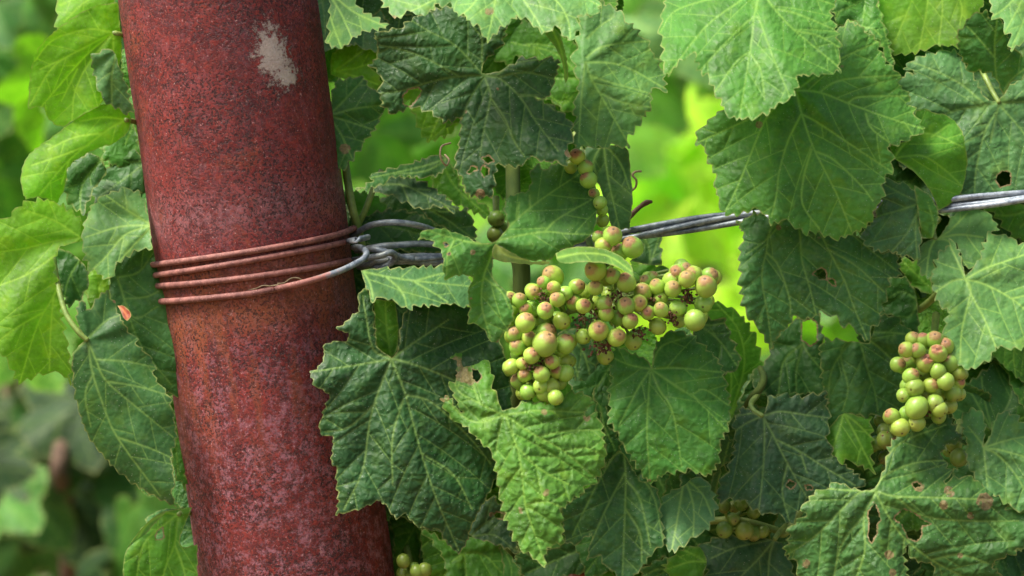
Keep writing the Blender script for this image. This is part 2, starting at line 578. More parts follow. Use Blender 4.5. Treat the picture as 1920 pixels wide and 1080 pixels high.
def vein_fields(V, groups):
    """vein strength and distance fields at the points V"""
    N = len(V)
    strength = np.zeros(N)
    dm = np.full(N, 99.0)
    da = np.full(N, 99.0)
    for paths, w0, w1, s, major in groups:
        for p in paths:
            q = resample(p, 7.0)
            lo, hi = q.min(0) - 30, q.max(0) + 30
            idx = np.where((V[:, 0] > lo[0]) & (V[:, 0] < hi[0]) & (V[:, 1] > lo[1]) & (V[:, 1] < hi[1]))[0]
            if len(idx) == 0:
                continue
            X = V[idx]
            best = np.full(len(idx), 99.0)
            ww = np.full(len(idx), w1)
            for k in range(len(q) - 1):
                a, b = q[k], q[k + 1]
                ab = b - a
                t = np.clip(((X - a) @ ab) / (ab @ ab + 1e-9), 0, 1)
                dd = np.hypot(X[:, 0] - a[0] - t * ab[0], X[:, 1] - a[1] - t * ab[1])
                m = dd < best
                best[m] = dd[m]
                ww[m] = w0 + (w1 - w0) * (k / max(1, len(q) - 1))
            strength[idx] = np.maximum(strength[idx], s * np.exp(-(best / ww) ** 2))
            da[idx] = np.minimum(da[idx], best)
            if major:
                dm[idx] = np.minimum(dm[idx], best)
    return strength, dm, da


def leaf_geometry(out, base, veins, holes, seed, step, amp, period, sp2, sp3, burns=()):
    rng = random.Random(seed)
    O = toothed(out, base, amp, period, rng)
    H = [resample(np.vstack([h, h[:1]]), 2.5)[:-1] for h in holes]
    for h in H:
        h += np.array([[rng.uniform(-1.3, 1.3), rng.uniform(-1.3, 1.3)] for _ in range(len(h))])
    x0, y0 = O.min(0) - 3
    x1, y1 = O.max(0) + 3
    res = 2
    w, hh = int((x1 - x0) * res) + 2, int((y1 - y0) * res) + 2
    mask = scan_mask([O], x0, y0, w, hh, res)
    for h in H:
        mask &= ~scan_mask([h], x0, y0, w, hh, res)
    look = lambda p: mask[np.clip(((p[:, 1] - y0) * res).astype(int), 0, hh - 1), np.clip(((p[:, 0] - x0) * res).astype(int), 0, w - 1)]
    mains = [resample(v, 3.0) for v in veins]
    sec, ter = grow_veins(mains, mask, x0, y0, res, rng, sp2, sp3)
    gx, gy = np.meshgrid(np.arange(x0, x1, step), np.arange(y0, y1, step * 0.87))
    gx = gx + (np.arange(gx.shape[0]) % 2)[:, None] * step / 2
    nr = np.random.RandomState(seed)
    G = np.stack([gx.ravel(), gy.ravel()], 1) + nr.uniform(-0.18, 0.18, (gx.size, 2)) * step
    ext = []
    for paths, wd in ((mains, 3.2), (sec, 1.8)):
        for p in paths:
            q = resample(p, step)
            if len(q) < 3:
                continue
            tg = np.gradient(q, axis=0)
            tg /= np.linalg.norm(tg, axis=1)[:, None] + 1e-9
            nn = np.stack([-tg[:, 1], tg[:, 0]], 1)
            ext += [q, q + nn * wd, q - nn * wd]
    I = np.vstack([G] + ext) if ext else G
    I = I[look(I)]
    # keep a little clear of the margin
    key = set()
    for p in np.vstack([O] + H):
        key.add((int(p[0] / 1.6), int(p[1] / 1.6)))
    I = np.array([p for p in I if (int(p[0] / 1.6), int(p[1] / 1.6)) not in key])
    pts, edges = [], []
    for loop in [O] + H:
        n0 = len(pts)
        pts += [Vector(p) for p in loop]
        edges += [(n0 + k, n0 + (k + 1) % len(loop)) for k in range(len(loop))]
    pts += [Vector(p) for p in I]
    vo, _, fo, *_ = delaunay_2d_cdt(pts, edges, [], 0, 0.02)
    V = np.array([(v[0], v[1]) for v in vo])
    F = np.array([f for f in fo if len(f) == 3])
    F = F[look(V[F].mean(1))]
    used = np.unique(F)
    mp = -np.ones(len(V), int)
    mp[used] = np.arange(len(used))
    V, F = V[used], mp[F]
    st, dm, da = vein_fields(V, [(mains, 2.4, 1.1, 1.0, True), (sec, 1.35, 0.85, 0.75, True), (ter, 1.1, 0.8, 0.22, False)])
    B = np.vstack([O] + H)
    ed = np.full(len(V), 99.0)
    for k in range(0, len(B), 64):
        ed = np.minimum(ed, np.sqrt(((V[:, None] - B[None, k:k + 64]) ** 2).sum(2)).min(1))
    bu = np.zeros(len(V))
    for h in H:
        dd = np.sqrt(((V[:, None] - h[None]) ** 2).sum(2)).min(1)
        bu = np.maximum(bu, 0.9 * np.exp(-(dd / 3.6) ** 2))
    for bx, by, br in burns:
        bu = np.maximum(bu, np.exp(-(((V[:, 0] - bx) ** 2 + (V[:, 1] - by) ** 2) / br ** 2)))
    return V, F, st, dm, da, ed, bu


def leaf_mesh(name, W, V, F, st, ed, bu, rug=0.9):
    me = bpy.data.meshes.new(name)
    me.vertices.add(len(W))
    me.vertices.foreach_set('co', W.astype(np.float32).ravel())
    me.loops.add(len(F) * 3)
    me.polygons.add(len(F))
    me.loops.foreach_set('vertex_index', F.astype(np.int32).ravel())
    me.polygons.foreach_set('loop_start', np.arange(0, len(F) * 3, 3, dtype=np.int32))
    me.polygons.foreach_set('loop_total', np.full(len(F), 3, dtype=np.int32))
    me.update(calc_edges=True)
    uv = me.uv_layers.new(name='UVMap')
    uv.data.foreach_set('uv', (V[F.ravel()] / 100).astype(np.float32).ravel())
    for nm, a in (('vein', st), ('edge', np.clip(ed / 3.2, 0, 1)), ('burn', bu), ('rug', np.full(len(V), rug))):
        at = me.attributes.new(nm, 'FLOAT', 'POINT')
        at.data.foreach_set('value', a.astype(np.float32))
    me.materials.append(M_LEAF)
    me.shade_smooth()
    me.validate()
    return me


def fresh(c):
    return (c[0] * 0.97, c[1] * 1.15, c[2] * 0.66, c[3])


SEED = [100]
STEP = 3.6


def leaf(vine, tile, out, base, veins, d, col_, label=None, tilt=(0, -0.9), curl=0.10, puck=1.0, wave=0.15, folds=(), holes=(), burns=(),
         amp=9.5, period=24, sp2=54, sp3=17, pet=None, fine=True):
    """one vine leaf traced in the photograph and set at its own depth, tilt and curl"""
    SEED[0] += 1
    sd_ = SEED[0]
    ox, oy, k = TILES[tile]
    O = parse(out, tile)
    b = parse(base, tile)[0]
    vs = []
    for v in veins.split('|'):
        q = parse(v, tile)
        if not v.startswith(' '):
            q = np.vstack([b[None], q])       # from the petiole; a leading space = a branch with its own start
        vs.append(spline(q, 6))
    hs = [parse(h, tile) for h in holes]
    bs = [(ox + x / k, oy + y / k, 0.62 * r / k) for x, y, r in burns]
    V, F, st, dm, da, ed, bu = leaf_geometry(O, b, vs, hs, sd_, STEP if fine else 5.5, amp, period, sp2, sp3 if fine else 0, bs)
    rng = random.Random(sd_)
    dx, dy = (V[:, 0] - b[0]) / 100, (V[:, 1] - b[1]) / 100
    r = np.hypot(dx, dy)
    ang = np.arctan2(dy, dx)
    D = d + tilt[0] * dx + tilt[1] * dy + curl * r * r
    ph = rng.uniform(0, 6.28)
    D = D + wave * r * (np.sin(ang * 5 + ph) + 0.5 * np.sin(ang * 9 + 2 * ph + r * 2))
    D = D + 0.07 * np.sin(dx * 4.1 + ph) * np.sin(dy * 3.7 + 2 * ph)
    for f in folds:
        a, c = parse(f[0], tile)
        n = np.array([-(c - a)[1], (c - a)[0]])
        n /= np.linalg.norm(n)
        s = ((V - a) @ n) / 100
        s = np.where(s > 0, np.sqrt(s * s + 0.0036) - 0.06, 0)
        D = D + f[1] * s
    D = D - puck * (0.11 * (1 - np.exp(-dm / 16)) + 0.034 * np.minimum(da, 7) / 7) * np.clip(ed / 10, 0.1, 1)
    W = P(V[:, 0], V[:, 1], D)
    org = P(b[0], b[1], d)
    me = leaf_mesh('leaf', W - org, V, F, st, ed, bu, min(1.15, puck))
    o = bpy.data.objects.new('leaf', me)
    col.objects.link(o)
    place(o, org, vine)
    o.color = fresh(col_)
    if label:
        o['label'] = label
    if pet:
        pts = [(b[0], b[1], d)] + [(ox + x / k, oy + y / k, dd) for x, y, dd in pet]
        w = np.array([P(*p) for p in pts])
        tube('petiole', w, [0.0011, 0.00125, 0.0014], M_STEM, o, 8, 8, origin=org)
    return o

# ------------------------------------------------------------------ ground
def build_ground():
    n = 60
    xs = np.sign(np.linspace(-1, 1, n)) * np.abs(np.linspace(-1, 1, n)) ** 3 * 900
    X, Y = np.meshgrid(xs, xs + 1.0)
    Z = 0.02 * np.sin(X * 2.1) * np.sin(Y * 1.7) * (np.hypot(X, Y) < 40)
    V = np.stack([X.ravel(), Y.ravel(), Z.ravel()], 1)
    F = [(j * n + i, j * n + i + 1, (j + 1) * n + i + 1, (j + 1) * n + i) for j in range(n - 1) for i in range(n - 1)]
    o = mesh_obj('ground', V, F, M_SOIL, None, (0, 0, 0))
    o['kind'] = 'structure'


build_ground()

# ------------------------------------------------------------------ post
A0, A1 = P(408, 0, 1.5), P(557, 1080, 3.5)
AX = (A0 - A1) / np.linalg.norm(A0 - A1)            # up along the post
RAD = 0.0437
RING = P(472, 462, 1.5 + 2.0 * 462 / 1080)          # centre of the top wire turn
QX = np.cross(AX, np.array([0, -1.0, 0]))           # to the right in the picture
QX = -QX / np.linalg.norm(QX) if QX[0] < 0 else QX / np.linalg.norm(QX)
QY = np.cross(AX, QX)                               # away from the camera
if QY[1] < 0:
    QY = -QY


def build_post():
    zt = (1.85 - RING[2]) / AX[2]
    zb = (-0.25 - RING[2]) / AX[2]
    seg, rng = 128, random.Random(4)
    zs = np.concatenate([np.linspace(zb, -0.2, 20), np.linspace(-0.19, 0.19, 120), np.linspace(0.2, zt, 20)])
    V, F = [], []
    for z in zs:
        for k in range(seg):
            a = 2 * math.pi * k / seg
            r = RAD + 0.00025 * math.sin(3 * a + z * 9) + 0.00018 * math.sin(7 * a + 31 * z) + 0.00016 * math.sin(80 * z + 2 * a)
            V.append((r * math.cos(a), r * math.sin(a), z))
    n = len(zs)
    for j in range(n - 1):
        for k in range(seg):
            F.append((j * seg + k, j * seg + (k + 1) % seg, (j + 1) * seg + (k + 1) % seg, (j + 1) * seg + k))
    # rolled-in rim and hollow mouth at the top
    for rr, z in ((RAD - 0.002, zt + 0.0015), (RAD - 0.005, zt), (RAD - 0.005, zt - 0.3)):
        b = len(V) - seg
        for k in range(seg):
            a = 2 * math.pi * k / seg
            V.append((rr * math.cos(a), rr * math.sin(a), z))
        for k in range(seg):
            F.append((b + k, b + (k + 1) % seg, b + seg + (k + 1) % seg, b + seg + k))
    me = bpy.data.meshes.new('post')
    me.from_pydata(V, [], F)
    me.materials.append(M_POST)
    me.shade_smooth()
    o = bpy.data.objects.new('fence_post', me)
    col.objects.link(o)
    m = Matrix((QX, QY, AX)).transposed().to_4x4()
    m.translation = Vector(RING)
    o.matrix_world = m
    o['label'] = 'thick leaning red rusted steel pipe post with a pale splotch near the top'
    o['category'] = 'post'
    return o


build_post()


# ------------------------------------------------------------------ wire
def ring_pt(ang, z, r):
    """ang 0 = right, 90 = away, 270 = facing the camera"""
    a = math.radians(ang)
    return RING + QX * (r * math.cos(a)) + QY * (r * math.sin(a)) + AX * z


def on_post(px, py, r):
    """where the line of sight through a pixel meets a cylinder of radius r about the post"""
    d = P(px, py, 0) - CP
    d /= np.linalg.norm(d)
    w = CP - RING
    dp, wp = d - AX * (d @ AX), w - AX * (w @ AX)
    A, B, C = dp @ dp, 2 * dp @ wp, wp @ wp - r * r
    t = (-B - math.sqrt(max(0, B * B - 4 * A * C))) / (2 * A)
    return CP + d * t


def rear(p, q, r, n=14):
    """round the back of the post from p (left) to q (right)"""
    out = []
    for k in range(1, n):
        a = R(180 - 180 * k / n)
        za, zb = (p - RING) @ AX, (q - RING) @ AX
        out.append(RING + QX * (r * math.cos(a)) + QY * (r * math.sin(a)) + AX * (za + (zb - za) * k / n))
    return out


def build_wire():
    wr = 0.00136
    r = RAD + wr * 0.8
    t = empty('trellis_wire', P(690, 490, 2.4), 'steel trellis wire wound around the red post and twisted along the row', 'wire')
    passes = [[(279, 497), (300, 495), (369, 486), (466, 472), (563, 455), (620, 443), (650, 434), (664, 428)],
              [(281, 518), (300, 515), (369, 505), (466, 489), (563, 471), (620, 460), (650, 453)],
              [(282, 536), (300, 536), (369, 531), (466, 520), (563, 506), (620, 496), (655, 488)],
              [(286, 560), (305, 565), (369, 561), (466, 551), (520, 541)]]
    F = [[on_post(x, y, r) for x, y in spline(np.array(p, float), 5)] for p in passes]
    lab = 'rust-red coil of wire around the post'
    # top turn and second turn are one wire: the second ends in a cut stub on the right
    stub = [P(668, 450, -0.2), P(682, 446.5, 0.5), P(690, 444.5, 1.0)]
    tube('wrap_coil', stub[::-1] + F[1][::-1] + rear(F[1][0], F[0][-1], r) + F[0][::-1] + rear(F[0][0], P(655, 448, 3.6), r)[:10], wr, M_WIRE, t, 12, 2,
         rust=[0, 0.2, 0.9] + [1] * 40, label='rust-red upper coils of wire ending in a cut grey tip')
    # third turn, and the lowest one that swings free in a grey loop on the right
    tube('wrap_coil', F[2][::-1] + rear(F[2][0], P(668, 470, 3.0), r)[:11], wr, M_WIRE, t, 12, 2, rust=[0.5] + [1] * 30, label='third rust-red coil of wire from the top')
    free = [P(663, 464, 1.4), P(676, 464, 0.6), P(687, 473, -0.2), P(683, 484, -0.7), P(669, 493, -1.0), P(645, 505, -1.5), P(621, 514, -1.9), P(590, 524, -2.1), P(560, 532, -2.28)]
    tube('wrap_coil', free + F[3][::-1] + rear(F[3][0], F[2][-1], r)[:12], wr * 1.02, M_WIRE, t, 12, 3,
         rust=[0, 0, 0, 0, 0.05, 0.2, 0.4, 0.65, 0.9] + [1] * 34, label='lowest coil, weathered grey where it leaves the post')
    # loops by the post
    loops = [
        [(655, 448, 3.6), (676, 432, 2.8), (700, 421, 2.2), (735, 417, 2.1), (775, 421, 2.3), (812, 432, 2.8), (850, 452, 3.2), (880, 470, 3.0)],
        [(668, 470, 3.0), (690, 466, 2.3), (720, 461, 2.2), (750, 459, 2.3), (790, 457, 2.6), (830, 462, 2.8), (870, 475, 2.7)],
        [(660, 489, 2.4), (690, 483, 1.4), (715, 479, 1.1), (733, 473, 1.2), (742, 482, 1.6), (732, 494, 1.9), (712, 503, 2.0), (700, 500, 2.6)],
        [(672, 500, 3.0), (690, 496, 2.4), (705, 491, 2.2), (730, 488, 2.0)],
        [(680, 466, 2.0), (705, 468, 1.4), (730, 474, 1.5), (752, 482, 1.9), (775, 486, 2.1)],
    ]
    for l in loops:
        tube('wire_loop', [P(*p) for p in l], wr * 1.05, M_WIRE, t, 10, 8, rust=[0.2, 0.05, 0, 0, 0])
    # the twisted strands along the row
    path = spline(np.array([[700, 487, 2.2], [770, 486, 2.3], [840, 484, 2.6], [1000, 465, 3.0], [1180, 441, 2.4], [1400, 409, 1.4], [1600, 392, 0.2], [1790, 378, -1.2], [1930, 368, -1.5], [2300, 330, -1.5], [3200, 240, -1.5]]), 30)
    s = np.concatenate([[0], np.cumsum(np.hypot(*np.diff(path[:, :2], axis=0).T))])
    for j, (r, ph, per) in enumerate(((8.0, 0.3, 700), (8.0, 2.4, 700), (7.6, 4.4, 700), (15.0, 1.2, 980))):
        a = 2 * math.pi * s / per + ph
        f = np.clip(s / 90, 0.35, 1)
        if j == 3:
            f = np.clip((s - 150) / 500, 0.3, 1.0)
        pt = P(path[:, 0], path[:, 1] + r * f * np.sin(a), path[:, 2] + r * 0.0234 * f * np.cos(a))
        tube('strand', pt[::2], wr * 1.0, M_WIRE, t, 9, 0, rust=[0.1, 0, 0, 0.12, 0])
    return t


build_wire()

# ------------------------------------------------------------------ vines: the three plants
V_MAIN = empty('grapevine', (0.05, 0.04, 0), 'leafy green grapevine with grape bunches trained along the wire right of the post', 'grapevine', 'grapevines')
V_LEFT = empty('grapevine', (-0.2, 0.05, 0), 'grapevine with bright backlit leaves on the left side of the post', 'grapevine', 'grapevines')
V_BACK = empty('grapevine', (-0.45, 1.45, 0), 'out of focus grapevine in the background left of the post', 'grapevine', 'grapevines')
V_BACK2 = empty('grapevine', (0.5, 1.45, 0), 'out of focus bright green grapevine in the background behind the wire', 'grapevine', 'grapevines')

# blade colours (linear), alpha = how much light passes through
DARK = (0.033, 0.096, 0.030, 0.16)
DEEP = (0.040, 0.118, 0.034, 0.2)
BLUE = (0.066, 0.145, 0.072, 0.16)
MIDG = (0.064, 0.172, 0.040, 0.25)
PALE = (0.105, 0.215, 0.095, 0.22)
LIME = (0.095, 0.235, 0.036, 0.35)
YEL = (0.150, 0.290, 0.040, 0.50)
GLOW = (0.175, 0.350, 0.036, 0.60)  # backlit brightness of the left leaves is painted into this green

m = V_MAIN
# ---- upper middle
leaf(m, '1', '-60,-60 80,0 110,60 190,90 260,150 200,165 110,180 60,220 0,280 -80,250', '-100,-80', '60,60 250,150|0,80 60,215|-60,100 0,270', 0.8, PALE,
     'pale glossy leaf tucked behind the top of the post', tilt=(0, -2.2), puck=0.4)
leaf(m, '1', '-60,300 60,220 110,180 210,175 225,320 170,370 240,470 200,510 130,480 0,440 -60,420', '-40,400', '100,300 200,200|90,380 200,340|80,430 220,480', 4.5, YEL, 'sunlit yellow-green leaf showing behind the post', fine=False)
leaf(m, '1', '-60,480 20,440 130,430 150,480 210,520 245,590 230,650 180,740 130,800 60,900 20,950 -60,960', '-70,650', '80,610 240,592|20,560 130,440|0,760 60,890|60,690 180,730', 2.2, DEEP,
     'dark leaf with a reddish lower edge beside the post', tilt=(0.4, -1.0), burns=((20, 840, 60),))
leaf(m, '1', '180,205 260,160 330,165 380,112 470,72 560,42 620,28 690,82 760,150 830,180 905,120 935,150 915,230 860,300 800,345 790,410 815,415 870,405 900,395 950,365 1020,320 1100,330 1220,330 1225,380 1190,480 1170,550 1090,548 1180,590 1260,650 1305,700 1300,790 1270,850 1280,920 1240,930 1180,900 1140,920 1080,880 1040,900 1000,945 930,930 868,930 862,1010 865,1075 830,1110 790,1120 730,1105 690,1070 680,1000 640,960 640,880 665,800 670,700 680,660 650,672 580,690 530,650 460,612 390,600 335,630 300,645 240,610 210,540 230,440 190,390 155,370 200,320 210,260',
     '802,425', '640,255 500,180 390,112|790,330 790,220 750,160|660,430 520,455 340,510 215,525| 660,428 480,330 340,280 215,255|880,435 960,415 1060,410 1215,450|880,420 960,360 1100,335|880,435 1000,540 1100,690 1220,850|830,500 840,550 800,740 780,880| 840,550 920,670 970,790 1030,880|790,450 720,560 685,650| 1000,540 1100,545 1200,620',
     -1.6, (0.026, 0.070, 0.030, 0.14), 'large dark crinkled leaf with torn holes in its drooping lower lobe', tilt=(0.1, -0.35), curl=0.12, puck=1.25,
     folds=(('660,660 800,430', -1.2), ('1010,540 800,430', 0.0)), holes=('790,890 830,878 852,905 822,918', '785,960 800,935 828,950 822,985 800,992', '705,968 740,935 762,950 722,978', '350,540 385,505 430,495 450,510 420,560 385,598 350,585'),
     burns=((780, 1090, 50), (1280, 860, 45), (700, 630, 25), (880, 500, 16)))
leaf(m, '1', '390,560 400,640 430,690 440,735 490,805 530,780 590,770 650,720 660,540 420,470 340,480 340,580', '660,500', '560,640 490,800|480,600 400,620|600,660 600,760', 5.0, YEL, 'bright yellow-green leaf tip below the dark crinkled leaf', fine=False)
leaf(m, '1', '840,330 870,250 920,160 1040,100 1160,170 1250,200 1330,240 1350,440 1330,640 1260,635 1180,560 1090,555 1000,300 950,370', '1370,450', '1290,440 1210,442 1100,420|1260,580 1170,540 1080,500| 1040,250 1120,250 1220,270|1200,300 960,240', 3.6, LIME, None, fine=False)
leaf(m, '1', '225,-160 222,20 270,55 300,110 335,88 400,55 425,90 480,82 515,52 525,22 560,42 610,15 650,85 690,80 735,140 770,140 800,200 820,238 860,200 920,130 950,135 985,85 1050,110 1100,160 1145,192 1190,152 1240,165 1270,232 1300,222 1340,170 1332,90 1352,75 1400,92 1450,60 1458,20 1420,-40 1300,-170 800,-280 400,-240',
     '880,-190', '640,-60 440,40 300,108|860,40 820,232|1040,20 1145,190|1180,-20 1270,100 1290,215|1200,-100 1450,30|760,0 690,75', -3.6, PALE, 'pale sheeny leaf hanging into the top edge above the dark leaf', tilt=(0, -2.6), curl=0.10, puck=0.8, burns=((300, 100, 30), (830, 60, 50)))
leaf(m, '1', '1145,192 1190,152 1228,185 1258,280 1278,400 1275,440 1258,470 1252,380 1220,290 1180,235', '1185,160', '1235,280 1265,440', -4.2, (0.15, 0.27, 0.07, 0.4), 'curled pale leaf margin hanging at the top', tilt=(1.5, 0), amp=2, puck=0.3)
leaf(m, '1', '1352,75 1385,92 1400,92 1450,60 1450,10 1500,25 1580,70 1610,130 1650,150 1690,210 1740,245 1740,290 1790,340 1800,390 1820,430 1825,510 1780,495 1735,520 1750,610 1700,650 1690,690 1640,740 1600,790 1615,835 1540,812 1450,835 1390,822 1310,835 1305,720 1318,640 1298,620 1325,540 1340,450 1298,400 1322,370 1280,322 1332,270 1318,220 1342,170 1330,100',
     '1372,350', '1520,355 1640,395 1815,495| 1380,322 1450,270 1560,245 1730,232|1400,430 1450,520 1530,660 1605,790| 1385,215 1450,150 1520,105| 1450,520 1560,570 1745,605| 1400,425 1500,460 1720,520|1350,560 1335,800', -1.2, (0.095, 0.195, 0.085, 0.2), 'folded pale blue-green leaf with its left side turned under', tilt=(0.55, -1.1), puck=0.7,
     folds=(('1385,90 1340,810', 3.2),))
leaf(m, '1', '1360,835 1400,822 1450,835 1540,812 1612,830 1622,900 1630,1010 1640,1080 1635,1180 1620,1290 1600,1285 1560,1300 1510,1260 1490,1150 1460,1060 1420,1000 1380,900', '1475,805', '1500,1000 1540,1180 1565,1290|1570,920 1620,1060|1420,900 1440,1000', -0.2, BLUE, 'narrow grey-green leaf hanging straight down under the folded leaf', tilt=(0, -0.4), puck=0.5, amp=2)
# ---- upper right
leaf(m, '2', '1100,-60 1100,60 1130,150 1150,220 1180,310 1260,305 1340,290 1400,262 1480,250 1550,272 1600,150 1690,40 1700,-60', '1400,-300', '1290,0 1200,220|1380,0 1330,285|1460,0 1440,245|1560,0 1560,140', 3.2, YEL, 'yellow-green leaf with upright veins at the top edge', puck=0.5, tilt=(0, -1.2))
leaf(m, '2', '850,-60 835,80 900,165 940,110 1000,150 1110,225 1140,345 1190,390 1185,320 1140,150 1105,60 1095,-60', '1110,-110', '990,10 830,85|1120,60 1130,150 1180,330| 1010,155 1070,160 1120,210', 2.0, MIDG, None, fine=False)
leaf(m, '2', '1180,560 1210,450 1240,420 1310,415 1245,380 1300,330 1380,300 1480,280 1540,290 1580,350 1640,420 1690,540 1740,572 1775,560 1810,530 1840,470 1920,440 2050,400 2150,600 2100,900 2000,1080 1850,1150 1720,1130 1580,1110 1500,1000 1300,900 1230,700', '1780,578', '1700,590 1560,615 1480,640 1250,720| 1700,588 1560,470 1400,390 1290,350|1770,620 1700,740 1650,960 1640,1100|1800,610 1920,750 2020,920|1800,580 1920,572 2100,560| 1700,738 1590,800|1730,800', 0.6, BLUE,
     'blue-green leaf with a bright star of veins at the right edge', tilt=(0, -0.7), puck=0.9, holes=('1768,990 1795,962 1840,968 1846,1030 1795,1052 1765,1020',), pet=((1745, 520, 0.9), (1700, 430, 1.4), (1650, 330, 3.0)))
leaf(m, '2', '1540,180 1590,140 1620,80 1700,60 1720,100 1760,90 1810,120 1840,190 1840,280 1920,300 2010,380 1920,430 1840,470 1805,540 1770,460 1755,420 1690,402 1630,410 1570,340 1545,260', '1800,550', '1765,430 1755,250 1770,100|1830,470 1920,390 1990,370| 1760,330 1650,200 1600,150', -0.4, DEEP, 'dark upright leaf lobe near the top right corner', tilt=(0, 0.6), puck=0.9)
leaf(m, '2', '1730,-60 1735,100 1800,112 1815,182 1840,190 1840,290 1900,250 2000,210 2030,-60', '1960,-120', '1830,30 1735,98|1880,60 1815,180|1930,80 1845,285', -1.6, PALE, 'pale leaf in the top right corner', tilt=(0, -1.8), puck=0.6)
leaf(m, '2', '1290,780 1310,620 1380,610 1410,637 1480,640 1540,690 1580,750 1590,830 1605,900 1590,1000 1570,1080 1520,1140 1440,1185 1400,1080 1320,980 1220,910 1185,890 1160,820 1240,800', '1190,893', '1300,960 1390,1080 1432,1170|1250,880 1360,880 1480,960 1575,1050|1240,820 1330,750 1450,770 1580,830| 1400,770 1500,700', -2.4, LIME, 'small rounded curled yellow-green leaf beside the big toothed leaf', tilt=(0.6, -0.2), curl=0.2, puck=0.5, amp=1.5)
leaf(m, '2', '640,430 700,300 760,240 820,200 870,170 940,110 960,135 985,130 1000,160 1030,165 1050,200 1110,230 1110,310 1140,350 1180,370 1225,420 1215,465 1240,500 1285,540 1265,580 1310,620 1310,660 1365,730 1300,770 1240,802 1160,815 1185,890 1180,970 1130,1000 1130,1060 1125,1130 1080,1160 1075,1230 1010,1295 960,1295 935,1335 840,1345 780,1315 740,1300 690,1320 630,1270 570,1235 500,1260 470,1210 410,1160 405,1180 300,1210 240,1210 205,1160 200,1110 175,1040 190,980 135,900 125,820 75,822 70,760 130,690 220,615 290,600 400,560 540,500 610,470',
     '640,508', '770,520 930,580 1120,650 1360,728| 770,520 860,460 1010,435 1222,424|650,560 670,640 735,830 860,1080 950,1300| 675,645 760,690 1000,850 1178,968| 668,640 590,800 540,980 530,1080 500,1220|560,560 480,650 430,750 350,950 290,1090 240,1190| 755,855 850,900 1000,1040 1070,1130| 725,840 680,1000 675,1150 770,1290| 930,580 1000,545 1280,540|760,420 890,330 1105,232|540,580 350,680 90,800| 1030,640 1060,720 1160,800',
     -3.0, (0.074, 0.19, 0.046, 0.25), 'largest broad toothed green leaf over the wire, right of centre', tilt=(0.1, -1.0), curl=0.14, puck=1.0, burns=((900, 380, 30), (430, 700, 40)), folds=(('665,640 950,1300', 0.5),))
leaf(m, '2', '-90,-40 -135,170 -110,245 -122,340 -85,435 0,322 70,305 78,350 95,410 150,430 180,530 215,560 225,620 290,672 340,670 400,662 480,640 540,580 605,562 640,500 655,420 700,415 770,430 830,410 887,400 880,340 888,270 870,180 840,100 830,60 866,30 850,-40 800,-200 400,-350 0,-250',
     '440,-100', '410,60 400,95 385,250 320,660| 400,95 300,180 90,405| 402,95 430,110 500,300 605,550|480,0 560,100 640,180 888,385|330,0 130,150 -80,420|200,-20 -40,60 -125,180|600,-60 860,30| 535,52 650,80 868,172| 640,175 760,200 885,268| 380,290 300,350 180,520| 380,300 440,400 460,560',
     -4.3, (0.066, 0.175, 0.040, 0.25), 'broad light green leaf coming down from the top edge, overlapping the largest leaf', tilt=(0, -1.8), curl=0.12, puck=0.8, folds=(('300,180 -60,420', 1.5),))
# ---- right, below the wire
leaf(m, '4', '1130,-80 1300,-30 1320,60 1340,200 1340,290 1330,390 1260,360 1220,370 1210,330 1100,340 1020,290 1000,240 1030,190 1080,150 1120,50', '1340,60', '1230,100 1080,140|1270,220 1180,330|1310,200 1320,370|1250,20 1140,-40', -2.0, BLUE, 'crinkled blue-green leaf behind the largest leaf', puck=1.3, tilt=(0, -0.9))
leaf(m, '4', '1300,-40 1400,20 1440,110 1442,160 1420,220 1405,262 1345,262 1322,100', '1408,262', '1410,170 1380,60', -2.2, MIDG, None, tilt=(0.3, 0), amp=2, fine=False)
leaf(m, '4', '1450,90 1540,60 1622,78 1570,96 1510,112 1460,125', '1455,110', '1540,82 1615,78', 0.2, PALE, None, tilt=(0, -3), amp=2, fine=False)
leaf(m, '4', '1690,90 1760,130 1800,190 1870,272 1940,260 2010,150 1950,70 1800,60', '2000,90', '1850,130 1760,130|1900,200', 2.4, LIME, None, fine=False)
leaf(m, '4', '1480,200 1520,130 1570,92 1630,85 1700,100 1750,150 1780,212 1730,230 1692,300 1682,380 1610,436 1565,402 1560,330 1540,290 1480,330 1440,360 1412,400 1415,460 1370,482 1330,450 1330,370 1342,290 1400,265 1440,260', '1420,266', '1550,240 1690,255|1500,220 1600,120|1390,330 1370,470|1500,280 1600,420', -1.0, PALE, 'pale greyish leaf with a bent-back lobe below the wire at right', tilt=(0, -2.0), puck=0.6, pet=((1409, 200, 0.5), (1440, 150, 1.2)))
leaf(m, '4', '1400,500 1420,420 1430,350 1480,320 1500,272 1550,300 1567,380 1590,470 1640,420 1680,360 1692,290 1730,222 1770,246 1840,240 1880,290 1920,280 2000,330 2050,600 1960,880 1860,882 1760,870 1740,930 1700,960 1600,1005 1540,960 1500,870 1470,790 1470,740 1500,670 1450,650 1420,580', '1590,490', '1700,430 1800,395 1930,350|1700,520 1850,600 1980,710|1640,610 1700,720 1760,868|1620,560 1570,780 1560,960|1520,500 1425,560|1550,400 1500,290| 1850,600 1940,580', -2.6, PALE, 'pale green lobed leaf at the right edge above the small grape bunch', tilt=(0, -1.4), puck=0.7)
leaf(m, '4', '1130,560 1160,480 1240,470 1290,520 1320,600 1330,790 1270,790 1200,700 1110,690', '1330,620', '1240,560 1150,600|1280,700 1220,700', 2.0, DEEP, None, fine=False)
leaf(m, '4', '1230,370 1330,390 1400,490 1410,580 1340,560 1270,510 1220,440', '1420,560', '1330,480 1240,390', 2.8, LIME, None, fine=False)
